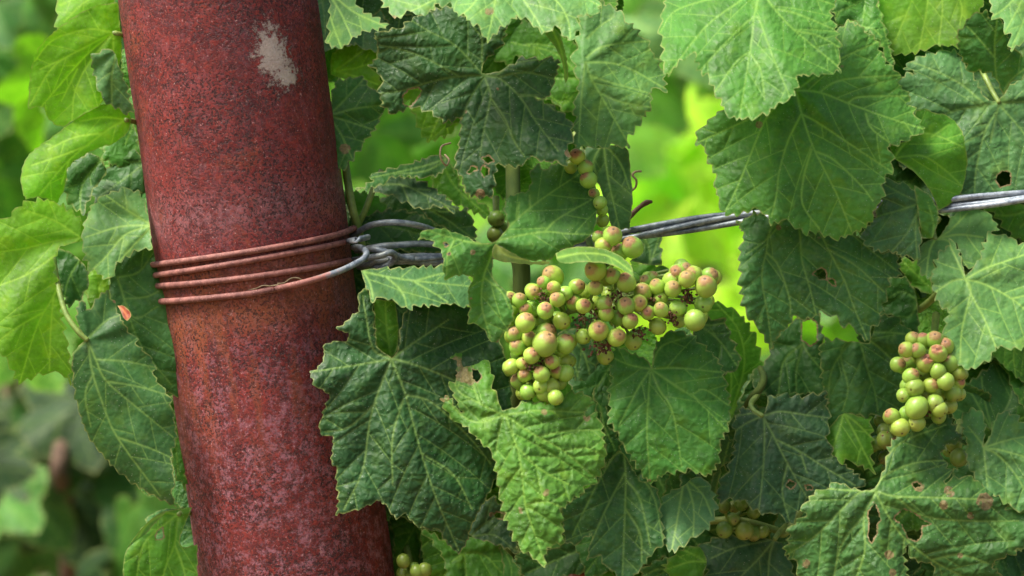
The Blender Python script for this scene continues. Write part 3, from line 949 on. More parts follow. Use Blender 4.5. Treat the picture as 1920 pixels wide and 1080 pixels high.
leaf(m, '4', '300,170 360,150 400,112 440,120 500,150 600,150 700,180 850,200 960,210 1030,290 1100,340 1200,340 1215,400 1225,470 1160,490 1160,540 1140,600 1120,690 1100,740 1060,770 1040,842 1000,810 950,750 900,752 860,700 800,690 770,668 760,700 680,716 620,700 600,762 560,770 550,810 520,820 502,892 470,850 450,800 410,750 350,680 330,590 320,480 318,380 322,310 350,240',
     '640,60', '500,200 470,340 445,480 480,700 502,885| 472,340 540,420 600,600 605,700|660,250 670,380 720,560 750,690|770,230 820,325 910,500 960,640 1040,835| 820,325 980,420 1130,560|490,250 360,350|860,160 1000,280 1200,440', -1.4, (0.05, 0.13, 0.05, 0.18), 'wide dark crinkled leaf below the wire with a small hole in it', tilt=(0, -0.7), puck=1.3,
     holes=('735,458 770,430 802,440 806,490 770,492', '815,490 845,490 864,526 840,522'), burns=((540, 200, 30), (770, 260, 30)))
leaf(m, '4', '390,1010 470,960 520,820 600,740 680,690 765,680 790,790 785,900 800,1080 800,1140 650,1130 480,1160 390,1090', '680,850', '570,950 540,1130|700,900 790,1010|660,720|640,1000 640,1120', 3.0, DARK, 'dark shaded leaf under the wide crinkled leaf', holes=('676,730 720,715 752,735 755,835 715,862 672,830',), puck=0.8)
leaf(m, '4', '770,870 800,825 860,830 930,838 1000,845 1050,850 1080,760 1110,700 1170,690 1220,710 1250,760 1290,800 1350,1000 1400,1100 1350,1250 1250,1230 1160,1270 1080,1250 1020,1270 930,1230 880,1280 850,1330 780,1310 790,1130 780,1000', '985,790', '1040,1000 1080,1120 1100,1240|1110,880 1250,1020 1370,1150|890,900 930,1100 900,1230|1150,790 1260,800|840,1000 820,1250', 0.6, (0.055, 0.14, 0.055, 0.2), 'broad leaf behind the small grape bunch, pale at its upper end', tilt=(0.2, -0.6), curl=0.25, puck=1.0, folds=(('1040,1000 990,830', -0.8),), burns=((1105, 725, 20),))
leaf(m, '6', '790,320 870,180 920,160 1000,180 1060,190 1065,300 1070,370 1060,400 1086,508 1020,470 960,440 920,430 900,442 840,405 820,422 790,380', '905,165', '970,280 1080,500|880,260 830,400|980,220 1060,300', 0.1, LIME, 'pointed yellow-green leaf tip left of the small grape bunch', puck=0.5, tilt=(0, -0.8))
leaf(m, '6', '1500,170 1590,0 1680,-60 1760,-130 1900,-110 2010,100 2010,260 1880,220 1800,190 1740,260 1700,240 1620,200 1550,230', '1745,270', '1640,80 1580,-20|1850,60 1800,-60|1920,180|1700,100 1680,-40', 3.2, DEEP, 'dark smooth leaf behind the small grape bunch at the right edge', puck=0.4)
leaf(m, '6', '1550,450 1620,440 1700,520 1760,590 1700,640 1560,620 1500,560', '1740,620', '1620,520', 3.5, DARK, None, fine=False)
leaf(m, '6', '1480,-190 1560,-180 1640,-190 1690,-150 1700,-110 1650,-120 1560,-150', '1480,-185', '1600,-170 1690,-130', -1.0, PALE, None, tilt=(0, -2), fine=False)
# ---- lower right
leaf(m, '6', '200,620 190,600 230,520 270,450 300,330 280,200 320,160 340,120 400,160 442,186 468,150 480,70 560,60 700,70 800,40 830,180 810,300 860,420 950,480 1040,560 960,605 830,585 780,600 720,622 680,680 602,792 560,742 500,720 460,742 370,680 330,652 270,650 200,662', '450,180', '520,310 590,450 700,640| 520,310 660,380 800,470 970,570|550,155 700,175 820,190|360,220 290,270|460,230 455,450 430,700|390,165 290,185| 590,450 560,600 600,770| 660,380 700,500', -0.4, (0.036, 0.082, 0.052, 0.14), 'broad dark dusty leaf in the lower right with a yellowish vein fork', tilt=(0.1, -0.8), puck=1.1, holes=('580,565 605,545 635,560 610,590', '690,575 715,570 735,585 705,596'), pet=((400, 150, -0.2), (385, 110, 0.3), (420, 60, 0.9), (440, 0, 1.5)))
leaf(m, '6', '1560,210 1590,160 1625,130 1680,150 1702,200 1702,270 1690,350 1732,290 1742,220 1780,160 1820,150 1870,170 1900,210 1980,240 2060,450 2010,720 1920,722 1840,690 1780,640 1700,600 1620,500 1592,400 1602,330 1570,250', '1695,365', '1730,290 1765,175|1720,350 1830,315 1960,290|1760,390 1850,480 1940,620|1700,430 1715,580|1680,330 1605,240|1780,370 1960,420', -3.2, (0.075, 0.165, 0.075, 0.2), 'small crinkled lobed leaf at the right edge below the small grape bunch', tilt=(0, -1.2), puck=1.2)
leaf(m, '6', '1070,598 990,598 940,580 880,550 830,560 800,596 740,610 700,650 670,690 690,740 620,780 590,830 600,870 570,930 580,960 640,1000 650,1080 700,1180 900,1230 1150,1220 1275,1150 1270,1080 1250,1000 1246,950 1262,905 1275,965 1310,992 1360,1012 1400,1000 1415,1060 1410,1150 1500,1220 1800,1210 1795,1070 1735,1020 1780,985 1860,960 1920,912 1990,880 1990,740 1900,720 1820,700 1832,650 1800,600 1740,600 1690,560 1620,520 1550,520 1480,552 1502,530 1500,470 1480,440 1450,410 1470,360 1520,330 1592,342 1580,300 1540,260 1500,170 1450,220 1360,240 1260,270 1200,290 1160,350 1150,420 1112,540',
     '1085,602', '990,612 880,720 740,860 590,960|970,600 830,590|1080,625 1020,740 1025,930 980,1080 960,1200| 1020,740 900,890 850,1080 830,1200|1100,640 1180,780 1250,870 1400,990 1600,1100 1720,1190| 1245,872 1245,960 1275,1080|1110,610 1200,632 1450,640 1730,650| 1200,634 1350,740 1600,770 1890,770|1112,540 1200,480 1330,440 1490,430|1130,450 1230,330 1480,230| 1400,990 1560,960 1720,1010',
     -4.4, (0.050, 0.120, 0.044, 0.18), 'big ragged lobed leaf with holes and scorch marks in the bottom right corner', tilt=(0, -1.1), curl=0.12, puck=1.3,
     holes=('1080,672 1100,720 1112,770 1090,792 1092,840 1060,892 1045,870 1052,790 1045,722', '1190,752 1240,706 1290,720 1360,772 1390,788 1342,800 1340,850 1320,882 1272,868 1240,800', '1290,560 1320,555 1340,572 1310,585'),
     burns=((1330, 575, 60), (1500, 605, 60), (1470, 680, 50), (1700, 660, 90), (1620, 740, 40), (1160, 960, 50), (690, 1010, 50), (1560, 965, 30), (1180, 1060, 40)), folds=(('1085,600 1730,650', 0.6),))
# ---- centre, below the grapes
leaf(m, 'p', '1155,648 1180,660 1215,674 1222,690 1228,650 1245,625 1270,618 1300,630 1320,650 1340,665 1355,690 1362,720 1368,750 1370,790 1362,810 1350,830 1350,860 1335,890 1318,893 1300,880 1270,885 1248,890 1240,888 1226,906 1215,907 1207,892 1190,870 1178,850 1165,830 1155,805 1138,790 1145,760 1140,730 1150,700 1138,672', '1220,692', '1216,740 1213,810 1219,900|1236,730 1262,775 1278,875|1290,738 1312,755 1362,806|1270,690 1352,698|1240,650 1290,632|1180,684 1144,668|1195,730 1160,800|1290,738 1320,730 1366,760', -2.6, (0.058, 0.165, 0.042, 0.25), 'rounded toothed green leaf just below the right arm of the large grape bunch', tilt=(0.1, -1.0), curl=0.2, puck=0.9, period=19, burns=((1217, 902, 8),))
leaf(m, 'p', '1325,560 1350,568 1385,585 1405,610 1420,640 1430,680 1425,697 1405,700 1390,730 1378,775 1360,810 1345,700 1325,600', '1365,790', '1395,690 1385,620 1345,570|1400,720 1428,690|1370,690 1340,620', 2.4, LIME, 'light green leaf edge right of the grape bunch', tilt=(0.5, -0.5), puck=0.6)
leaf(m, 'p', '1300,600 1320,595 1362,600 1365,620 1380,650 1390,680 1378,697 1365,702 1340,692 1300,650', '1290,600', '1340,630 1382,685|1330,610 1360,605', 1.0, DARK, None, fine=False)
leaf(m, '5', '1560,370 1600,400 1640,480 1690,550 1750,560 1790,620 1800,760 1822,900 1770,932 1740,960 1702,1022 1660,1060 1640,1112 1560,1105 1520,1040 1470,1020 1458,960 1378,992 1400,900 1412,830 1360,880 1300,906 1250,882 1230,690 1330,640 1380,580 1440,560 1500,440', '1590,385', '1600,530 1592,800 1580,1095| 1596,500 1500,680 1400,900|1540,400 1440,560 1300,850| 1602,540 1680,650 1740,920| 1596,700 1680,840 1690,1000|1660,480 1760,640 1810,880', -1.6, (0.040, 0.105, 0.045, 0.16), 'dark pointed leaf with white-tipped teeth at the bottom centre', tilt=(0, -0.9), puck=1.1, amp=6)
leaf(m, '6', '0,580 60,520 130,530 180,620 192,700 172,770 130,830 60,862 0,916 -60,945 -110,905 -130,800 -145,700 -80,600', '10,525', '-20,700 -60,930|60,680 60,850|110,620 165,740', -0.9, (0.080, 0.165, 0.095, 0.16), 'smooth grey-green leaf at the bottom beside the dark pointed leaf', tilt=(0, -1.8), puck=0.7)
leaf(m, '6', '-20,520 40,480 90,500 120,540 110,600 40,600 -10,580', '120,560', '40,530', 0.2, DARK, None, fine=False)
leaf(m, '6', '200,300 240,275 290,330 280,420 240,440 210,500 190,620 160,640 150,560 200,480', '180,620', '220,480 260,330', 1.5, BLUE, None, tilt=(1, 0), fine=False)
leaf(m, '3', '1210,800 1260,770 1340,765 1420,850 1445,900 1440,980 1400,1060 1350,1080 1300,1040 1270,900', '1260,780', '1360,900 1400,1040|1300,900 1330,1040', 1.9, BLUE, 'small dull leaf behind the large grape bunch', fine=False)
leaf(m, '3', '1280,1040 1360,1060 1440,960 1530,900 1560,1000 1530,1100 1540,1300 1500,1420 1420,1400 1380,1250 1300,1180', '1540,940', '1440,1100 1380,1230|1480,1200 1490,1400', 1.6, DEEP, None, fine=False)
leaf(m, '5', '1410,40 1440,0 1520,20 1500,110 1500,240 1560,280 1580,400 1500,420 1440,560 1400,560 1480,400 1475,240 1440,150', '1440,-30', '1470,200 1540,370', 1.2, DEEP, None, fine=False)
leaf(m, 'b', '180,20 188,90 155,100 150,120 100,150 115,165 150,165 145,195 120,200 60,205 50,225 60,250 35,300 0,315 20,370 80,400 60,440 35,520 40,550 90,560 85,620 80,655 105,680 100,730 110,790 100,850 150,840 200,825 265,795 300,830 325,870 360,845 400,895 450,905 490,905 500,940 560,1000 590,960 605,900 650,810 690,740 720,640 760,500 760,360 720,200 660,90 500,50 380,50 345,120 335,230 310,262 270,235 250,220 245,120 240,30 210,0',
     '308,266', '170,290 100,300 10,315|285,320 230,480 200,680 130,830|320,300 360,400 420,620 480,800 560,985| 360,400 460,430 600,560 680,660|340,272 430,300 540,345 700,420|370,220 430,180 520,120| 352,420 312,560 312,740|240,230 215,120 200,30| 250,430 150,520 60,540| 420,620 540,700 610,830', -2.7, (0.021, 0.062, 0.026, 0.14), 'largest dark green leaf, low beside the post with its toothed edge over it', tilt=(0.25, -0.5), curl=0.06, puck=1.1, amp=5, folds=(('250,240 310,265', 0.0),))
leaf(m, 'b', '242,40 322,50 336,150 332,228 310,262 272,240 250,222 244,120', '306,262', '290,150 285,50| 295,150 330,140| 290,200 250,160', -1.6, LIME, 'upright bright green lobe catching light between the two halves of the dark leaf', tilt=(0, 0.5), amp=1, puck=0.5)
leaf(m, '3', '110,440 180,430 350,425 560,415 700,430 735,520 725,645 660,640 600,622 560,640 490,640 430,636 370,662 320,630 270,600 240,590 175,612 150,560 130,510', '125,448', '250,475 420,500 720,530|160,510 180,600| 250,475 340,560 370,650| 400,498 540,580 600,620| 420,500 560,460 680,450', -1.9, (0.055, 0.125, 0.068, 0.16), 'flat dusty dark leaf lying just under the twisted wire by the post', tilt=(0.1, -4.2), curl=0.2, puck=0.8)
leaf(m, '5', '615,40 612,0 640,-20 655,-45 640,-80 625,-120 620,-180 650,-197 700,-182 745,-207 790,-170 830,-120 850,-60 852,20 880,80 905,150 945,138 990,130 1020,92 1100,100 1180,112 1250,62 1340,40 1380,60 1422,105 1365,155 1380,182 1440,170 1470,240 1476,320 1492,400 1472,480 1430,552 1380,576 1290,662 1232,702 1245,790 1252,890 1170,912 1140,970 1152,1034 1100,1000 1050,950 1000,922 970,870 940,800 910,720 890,640 880,560 862,450 850,380 790,340 730,262 700,242 620,200 575,130 558,80 600,64 640,120 690,165 650,110',
     '918,172', '985,350 1012,480 1035,680 1090,850 1148,1020|1060,270 1240,370 1430,530| 1125,292 1200,275 1300,262 1470,258|1010,162 1100,150 1370,160|780,215 680,180 590,85|880,160 760,100 650,30 640,-100|900,210 880,300 866,400| 992,358 1120,480 1290,570| 1250,375 1380,360 1480,410| 1035,680 1150,660 1230,690| 780,110 740,0 745,-150',
     -4.2, (0.082, 0.185, 0.040, 0.24), 'bright yellow-green crinkled leaf with a scorched upper lobe in the bottom centre', tilt=(0.1, -0.9), curl=0.10, puck=1.7, folds=(('918,172 1150,1034', 0.9), ('918,172 615,40', 0.6)),
     holes=('738,-80 770,-75 788,-40 762,-8 740,-30', '705,-125 725,-130 722,-110', '755,-140 770,-142 768,-125'), burns=((690, -60, 105), (650, -120, 70), (720, -20, 60), (575, 80, 60), (1150, 610, 40), (1010, 710, 40), (1380, 190, 40), (1140, 160, 36)))
leaf(m, '3', '878,272 920,220 950,180 920,130 914,60 960,10 1050,0 1070,-60 1060,-118 1108,-162 1140,-120 1215,-172 1262,-150 1357,-115 1362,-40 1440,0 1440,100 1430,200 1390,260 1340,290 1280,312 1220,332 1180,385 1120,385 1020,383 960,352 895,302 870,300 855,350 850,420 850,490 900,530 930,570 962,640 970,720 920,790 870,852 830,830 800,770 760,742 708,742 725,630 710,590 720,530 745,480 710,465 650,470 585,492 570,430 575,370 560,320 510,300 520,280 480,260 430,272 450,225 500,205 580,205 640,230 690,240 770,288 840,288',
     '872,282', '940,200 1060,90 1200,-10 1345,-105|920,262 1130,225 1280,235 1410,240| 1150,218 1220,150 1430,30|770,290 640,262 480,215|845,360 800,480 790,640 840,820| 640,262 600,350 590,470| 800,480 900,560 950,660| 1060,90 1060,20| 990,155 1000,60', -3.4, (0.068, 0.165, 0.050, 0.24), 'two-winged leaf over the wire with its pale torn left lobe hanging down', tilt=(0.25, -0.3), curl=0.1, puck=0.9, amp=4,
     folds=(('872,282 850,500', -0.8), ('1430,250 872,282', 1.2)), holes=('575,290 590,285 600,296 585,302', '595,345 612,340 615,350 600,354'), burns=((880, 840, 30), (1180, 385, 25), (740, 340, 30), (730, 600, 18)))
leaf(m, '3', '865,292 960,340 1050,392 1172,390 1165,408 1050,408 960,398 900,392 850,372 848,320', '872,290', '940,360 1160,398', -4.0, (0.2, 0.26, 0.13, 0.2), None, tilt=(0, 0.5), amp=2, puck=0.3)
leaf(m, '3', '1205,345 1250,320 1340,305 1420,310 1500,325 1570,360 1620,400 1642,440 1640,480 1610,455 1560,425 1500,402 1440,396 1350,392 1270,405 1215,392', '1210,370', '1350,345 1500,360 1630,445', -5.5, (0.12, 0.22, 0.075, 0.25), 'young leaf seen edge-on curling over the top of the large grape bunch', tilt=(0, -4.5), curl=0.35, amp=1, puck=0.3)
leaf(m, '3', '1630,235 1660,225 1700,245 1790,238 1802,330 1802,412 1740,412 1680,400 1630,385 1690,340 1700,290', '1730,420', '1735,330 1700,250|1760,340 1790,245', 2.8, BLUE, None, fine=False)
leaf(m, '3', '1620,380 1700,400 1750,420 1800,405 1852,460 1810,540 1700,540 1640,500', '1660,520', '1720,460 1800,410', 3.2, LIME, None, fine=False)
# ---- behind the wire, left of centre
leaf(m, '1', '80,1075 180,1012 148,992 230,960 400,915 550,860 610,905 560,985 440,1002 300,988 200,1055', '600,890', '440,940 170,1000|480,960 300,980', 1.2, DARK, 'dark leaf seen edge-on left of the crinkled leaf', tilt=(0.4, -2.5))
leaf(m, '1', '180,1012 300,985 420,1000 520,1060 600,1120 652,1172 640,1192 570,1162 490,1162 450,1186 370,1142 310,1112 230,1087 178,1082', '190,1040', '340,1040 480,1100 640,1180| 340,1040 380,1130| 400,1060 500,1070', 0.6, (0.048, 0.098, 0.062, 0.15), 'dusty dark leaf with pale veins above the wire', tilt=(0.2, -2.0))
leaf(m, '3', '440,90 490,70 640,105 700,90 740,150 762,250 750,282 650,250 560,190 500,160', '470,85', '600,160 750,270|560,110 690,100', 2.0, DARK, None)
leaf(m, '1', '520,900 590,880 640,960 690,1080 760,1130 832,1160 826,1222 790,1216 720,1182 650,1152 560,1092 500,1040', '560,900', '640,1050 820,1210', 3.0, LIME, None, fine=False)
leaf(m, '3', '60,150 120,140 270,90 450,120 560,200 760,290 720,350 400,340 150,300 40,280', '60,200', '300,200 700,320', 4.0, DARK, None, fine=False)
leaf(m, '3', '40,20 110,-10 180,20 250,60 260,110 140,150 60,160', '60,160', '160,60', 4.4, LIME, None, fine=False)
# ---- bottom edge
leaf(m, '5', '430,800 550,860 640,930 730,850 890,890 912,1000 970,1120 600,1170 580,980 520,900', '690,950', '700,1050 710,1150|800,960 900,1060|620,1000', 1.8, (0.075, 0.19, 0.036, 0.4), 'translucent green leaf at the bottom edge under the dark leaf', tilt=(0, -0.8))
leaf(m, '5', '720,720 760,670 860,630 905,700 965,870 1000,960 870,900 720,860 700,800', '720,860', '800,790 880,740|860,850 980,940', 0.4, (0.035, 0.075, 0.05, 0.12), 'small dark leaf with a red-brown tear between the two central leaves', holes=('855,735 885,720 915,732 905,758 870,755',), burns=((845, 735, 30),))
leaf(m, '5', '888,890 940,950 1002,1035 1010,1090 930,1140 905,1000', '900,900', '950,1010 960,1100', 0.4, MIDG, None, fine=False)
leaf(m, '5', '980,920 1100,980 1290,870 1420,810 1410,990 1480,1010 1390,1060 1200,1100 1040,1130 1000,1040', '1440,900', '1280,960 1050,1060', 3.0, DARK, None, fine=False)
leaf(m, '5', '1240,1090 1290,1055 1350,1038 1412,1048 1470,1100 1440,1180 1260,1180', '1440,1150', '1340,1090', 2.2, (0.12, 0.022, 0.014, 0.1), 'dark red leaf at the bottom edge', fine=False)
leaf(m, '5', '1380,1050 1460,1010 1520,1045 1550,1100 1500,1180 1400,1160', '1560,1150', '1440,1060', 1.6, LIME, None, fine=False)
leaf(m, '6', '80,920 200,850 300,860 430,860 515,878 570,900 600,1000 640,1080 620,1200 150,1200 130,1000', '518,872', '490,960 480,1090 470,1190|430,980 330,1080|300,920 160,980', 1.2, (0.040, 0.090, 0.055, 0.14), 'dark dusty leaf at the bottom edge, right of centre', tilt=(0, -0.8), pet=((540, 840, 1.6), (580, 800, 2.4)))
leaf(m, '6', '-20,930 60,905 112,930 142,1000 110,1090 60,1140 -60,1120 -110,1020', '130,1000', '40,1000 -80,1040|60,960 0,930', 0.4, LIME, 'light green leaf corner at the bottom edge', fine=False)
leaf(m, '5', '1680,1050 1750,1000 1850,970 1920,1010 1930,1100 1850,1150 1700,1130', '1930,1080', '1800,1040 1700,1080', 0.8, DEEP, None, fine=False)

# ---- left of the post
l = V_LEFT
leaf(l, 'l', '210,110 215,-50 430,-50 430,10 330,40 250,95', '440,-40', '330,0 240,80|340,-30 225,20', 2.2, GLOW, 'bright leaf corner at the top left', puck=0.3, fine=False)
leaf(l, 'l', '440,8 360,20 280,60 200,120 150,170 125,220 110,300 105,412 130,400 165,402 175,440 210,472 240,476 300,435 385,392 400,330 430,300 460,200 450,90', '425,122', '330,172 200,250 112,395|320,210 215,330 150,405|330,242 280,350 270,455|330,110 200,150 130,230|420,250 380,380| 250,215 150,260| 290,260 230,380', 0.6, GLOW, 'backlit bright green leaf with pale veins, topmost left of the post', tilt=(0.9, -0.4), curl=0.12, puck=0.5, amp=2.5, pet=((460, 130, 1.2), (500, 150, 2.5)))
leaf(l, 'l', '340,210 400,180 430,190 450,260 470,300 500,420 470,430 440,405 390,385 355,300', '440,190', '420,280 420,390', -0.3, (0.075, 0.155, 0.075, 0.25), 'grey-green shaded leaf beside the post at upper left', tilt=(0.5, -0.3), puck=0.5)
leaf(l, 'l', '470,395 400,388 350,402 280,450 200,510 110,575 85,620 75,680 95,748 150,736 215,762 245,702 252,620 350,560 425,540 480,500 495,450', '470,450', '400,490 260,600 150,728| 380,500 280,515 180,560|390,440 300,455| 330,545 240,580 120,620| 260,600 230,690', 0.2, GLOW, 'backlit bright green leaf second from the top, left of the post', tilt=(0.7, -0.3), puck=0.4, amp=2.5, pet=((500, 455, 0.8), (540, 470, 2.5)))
leaf(l, 'l', '250,620 330,570 380,590 405,650 355,700 312,802 250,762 240,690', '380,600', '310,690 300,790', 1.6, DARK, None, fine=False)
leaf(l, 'l', '340,700 420,600 500,550 560,620 560,720 440,730 360,770', '560,600', '440,690 370,740|480,610', 2.4, DARK, None, fine=False)
leaf(l, 'l', '420,470 500,460 540,600 480,640 430,620 380,590', '500,470', '470,540', 3.0, MIDG, None, fine=False)
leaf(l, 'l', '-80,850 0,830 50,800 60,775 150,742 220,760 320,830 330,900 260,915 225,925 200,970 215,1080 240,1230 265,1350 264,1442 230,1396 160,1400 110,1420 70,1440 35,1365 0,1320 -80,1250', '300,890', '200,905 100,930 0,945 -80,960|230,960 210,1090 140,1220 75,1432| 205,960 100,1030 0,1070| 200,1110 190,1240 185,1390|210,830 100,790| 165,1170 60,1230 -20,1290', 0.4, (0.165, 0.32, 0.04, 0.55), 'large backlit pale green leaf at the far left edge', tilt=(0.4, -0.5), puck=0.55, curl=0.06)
leaf(l, 'l', '190,940 240,930 310,980 340,1040 310,1120 250,1150 215,1040', '310,960', '260,1040 240,1120', 1.5, DEEP, None, fine=False)
leaf(l, 'l', '310,1060 350,1000 400,1010 420,1080 420,1160 340,1160', '380,1150', '370,1060', 2.2, YEL, None, fine=False)
leaf(l, 'l', '305,880 330,790 370,745 410,720 480,705 530,720 560,820 570,930 500,942 430,1000 412,1062 370,1012 335,1022 315,960', '570,845', '470,880 400,960 350,1010|450,850 320,890|480,790 400,735|520,900 440,990', 0.2, PALE, 'pale grey-green rounded leaf against the post above the wire', tilt=(0, -1.0), puck=0.5)
leaf(l, 'l', '405,1075 430,992 500,932 560,905 620,1000 680,1300 690,1500 600,1460 480,1290 430,1170', '440,1040', '520,1020 580,940| 470,1120 560,1110 640,1060|500,1190 590,1150|520,1280 640,1440', 1.0, (0.055, 0.140, 0.055, 0.22), 'mid green leaf partly hidden behind the post below the pale one', tilt=(0.2, -0.6), puck=0.7, amp=3)
leaf(l, 'm', '285,80 310,30 325,80 345,70 370,30 400,5 420,40 440,80 470,150 515,190 512,215 550,240 587,295 572,330 636,400 650,470 666,560 640,620 652,690 656,750 640,770 662,822 620,802 560,772 500,735 430,680 370,610 330,560 300,480 275,380 268,250 300,212 322,194 290,140', '328,196', '360,270 400,350 540,470 650,560|345,310 380,420 440,560 600,780|340,178 400,122 455,100| 365,268 470,275 585,298|290,230 272,250| 400,350 520,370 630,402| 350,320 320,400 340,520| 440,560 560,600 650,640', -0.9, (0.034, 0.090, 0.036, 0.2), 'long dark folded leaf hanging left of the post below the wire', tilt=(0.3, -0.7), puck=0.4, amp=6, folds=(('328,196 640,800', 1.6),), burns=((430, 50, 16), (468, 95, 24)), pet=((290, 160, -0.9), (245, 90, -0.6), (215, -20, 0.0), (200, -110, 0.8)))
leaf(l, 'm', '440,66 462,64 486,84 494,104 478,124 462,112 452,84', '446,70', '470,92 480,118', -1.3, (0.30, 0.035, 0.02, 0.2), 'small bright red curled scrap at the tip of the long dark leaf', tilt=(0, -1.5), amp=1, puck=0.3)
leaf(l, 'm', '720,822 660,830 600,840 540,890 500,940 465,1000 460,1090 480,1170 740,1170 740,960 690,976 668,950', '668,850', '640,870 540,960 510,1100|655,960 620,1050 600,1160| 655,960 690,1060 700,1150|600,850 500,950', 1.0, LIME, 'backlit leaf with a light-edged curl at the bottom left of the post', tilt=(0.4, -0.5), puck=0.6, amp=2.5, holes=('590,915 610,900 612,935 585,945',), pet=((690, 838, 1.4), (740, 850, 3.0)))
leaf(l, 'm', '460,1090 465,1000 500,940 540,890 600,840 625,838 560,905 515,970 490,1040 478,1100', '630,838', '540,900 470,1060', 0.7, PALE, None, tilt=(0.8, 0), amp=1, puck=0.2)
leaf(l, 'm', '600,420 660,400 700,560 700,760 650,700 630,560', '690,420', '660,560 670,700', 3.0, MIDG, None, fine=False)

# ------------------------------------------------------------------ canes, shoots, tendrils
M_TENDRIL = plain_material('pale_tendril', rgb(150, 128, 96), rgb(190, 168, 132), 200, 0.7)
tube('cane', [P(952, -120, 6.5), P(950, 60, 6.2), P(960, 240, 5.0), P(963, 380, 3.4), P(972, 470, 1.8), P(978, 520, 1.7), P(972, 640, 1.9), P(964, 760, 2.3), P(958, 900, 3.2), P(950, 1150, 4.5), P(960, 1700, 6.0)],
     [0.0030, 0.0032, 0.0034, 0.0034, 0.0042, 0.0040, 0.0034, 0.0033, 0.0036, 0.0045, 0.006], M_CANE, V_MAIN, 14, 8, label='green vine cane rising behind the leaves')
tube('shoot', [P(640, 250, 3.6), P(652, 340, 3.2), P(662, 395, 3.0), P(672, 430, 3.3), P(690, 520, 4.0)], 0.0019, M_STEM, V_MAIN, 10)
tube('shoot', [P(672, 420, 3.6), P(686, 392, 3.4), P(698, 360, 3.5), P(716, 320, 4.0)], 0.0014, M_STEM, V_MAIN, 8)
tube('shoot', [P(1300, 980, 3.4), P(1380, 975, 2.6), P(1450, 992, 2.2), P(1472, 1000, 2.1), P(1500, 960, 2.6)], 0.0017, M_STEM, V_MAIN, 9)
tube('shoot', [P(1722, 582, 2.6), P(1740, 568, 2.2), P(1762, 548, 1.6), P(1790, 530, 0.8)], 0.0016, M_STEM, V_MAIN, 9)
tube('shoot', [P(1395, 765, 1.2), P(1408, 745, 0.9), P(1425, 728, 0.9), P(1432, 708, 1.3), P(1425, 690, 2.2)], [0.0010, 0.0016, 0.0018, 0.0013], M_CANE, V_MAIN, 9)
tube('twig', [P(1174, 432, 2.8), P(1176, 415, 2.2), P(1185, 402, 1.8), P(1200, 388, 1.6), P(1212, 380, 1.4), P(1222, 378, 1.2)], [0.0006, 0.0009, 0.0012, 0.001, 0.0013, 0.0007], M_BARK, V_MAIN, 8, label='dry brown twig sticking up over the wire')
tube('tendril', [P(1202, 321, 1.2), P(1192, 322, 1.0), P(1186, 328, 0.9), P(1193, 338, 0.9), P(1192, 350, 1.0), P(1185, 357, 1.2)], 0.00055, M_TENDRIL, V_MAIN, 6)
tube('tendril', [P(845, 268, 0.4), P(828, 275, 0.0), P(826, 295, -0.2), P(836, 310, 0.0), P(842, 300, 0.3), P(834, 290, 0.6)], 0.00045, M_TENDRIL, V_MAIN, 6)
tube('trunk', [P(1180, 1500, 9), P(1190, 2200, 11), P(1180, 3200, 12), P(1170, 5200, 12)], [0.016, 0.02, 0.022, 0.028], M_BARK, V_MAIN, 12)
tube('cane', [P(560, 1500, 10), P(480, 900, 9), P(410, 500, 9), P(360, 150, 8), P(340, -200, 7)], 0.003, M_CANE, V_LEFT, 10)
tube('trunk', [P(560, 1500, 10), P(560, 2600, 12), P(560, 5200, 14)], [0.014, 0.018, 0.024], M_BARK, V_LEFT, 12)
tube('shoot', [P(186, 60, 1.4), P(215, 62, 0.6), P(240, 70, 1.2)], 0.0012, M_STEM, V_LEFT, 8)
# thin peeling fibres on the post under the wire
for k, (x, y, n_) in enumerate(((372, 572, 9), (455, 541, 8), (520, 528, 8))):
    rr = random.Random(k)
    q = []
    for i in range(n_):
        xx, yy = x + i * 12.5, y - i * 1.2 + rr.uniform(-4, 4)
        cx = 408 + 149 * yy / 1080
        dep = 1.5 + 2 * yy / 1080 - 100 * math.sqrt(max(1e-6, RAD ** 2 - ((xx - cx) * MM) ** 2)) - 0.06
        q.append(P(xx, yy, dep))
    fo = tube('fibre', q, 0.00028, plain_material('pale_fibre', rgb(170, 150, 110), rgb(196, 178, 140), 100), None, 5, 5)
    fo['label'] = ('long', 'middle', 'short')[k] + ' pale thread caught on the post just below the wire coils, ' + ('leftmost', 'in the middle', 'rightmost')[k]
    fo['category'] = 'thread'
    fo['group'] = 'threads on the post'


# ------------------------------------------------------------------ grapes
def berry_mesh(name, split=False):
    nu, nv, r = 28, 18, 0.0042
    V, F = [(0, 0, r * 0.97)], []
    for j in range(1, nv):
        th = math.pi * j / nv
        for i in range(nu):
            ph = 2 * math.pi * i / nu
            rr = r * (1 + 0.018 * math.sin(3 * ph + 1) * math.sin(th) + 0.012 * math.sin(5 * ph) * math.sin(2 * th))
            x, y, z = rr * math.sin(th) * math.cos(ph), rr * math.sin(th) * math.sin(ph), rr * 1.04 * math.cos(th)
            if split and th < 1.0:
                # skin torn open across the flower end
                dd = abs(y + 0.12 * r * math.sin(x / r * 6))
                if dd < 0.30 * r:
                    z -= 0.42 * r * (1 - dd / (0.30 * r)) * (1 - th)
                elif dd < 0.45 * r:
                    z += 0.07 * r
            V.append((x, y, z))
    V.append((0, 0, -r))
    for i in range(nu):
        F.append((0, 1 + i, 1 + (i + 1) % nu))
        F.append((len(V) - 1, 1 + (nv - 2) * nu + (i + 1) % nu, 1 + (nv - 2) * nu + i))
    for j in range(nv - 2):
        for i in range(nu):
            a, b = 1 + j * nu + i, 1 + j * nu + (i + 1) % nu
            F.append((a, a + nu, b + nu, b))
    me = bpy.data.meshes.new(name)
    me.from_pydata(V, [], F)
    me.materials.append(M_BERRY)
    me.shade_smooth()
    return me


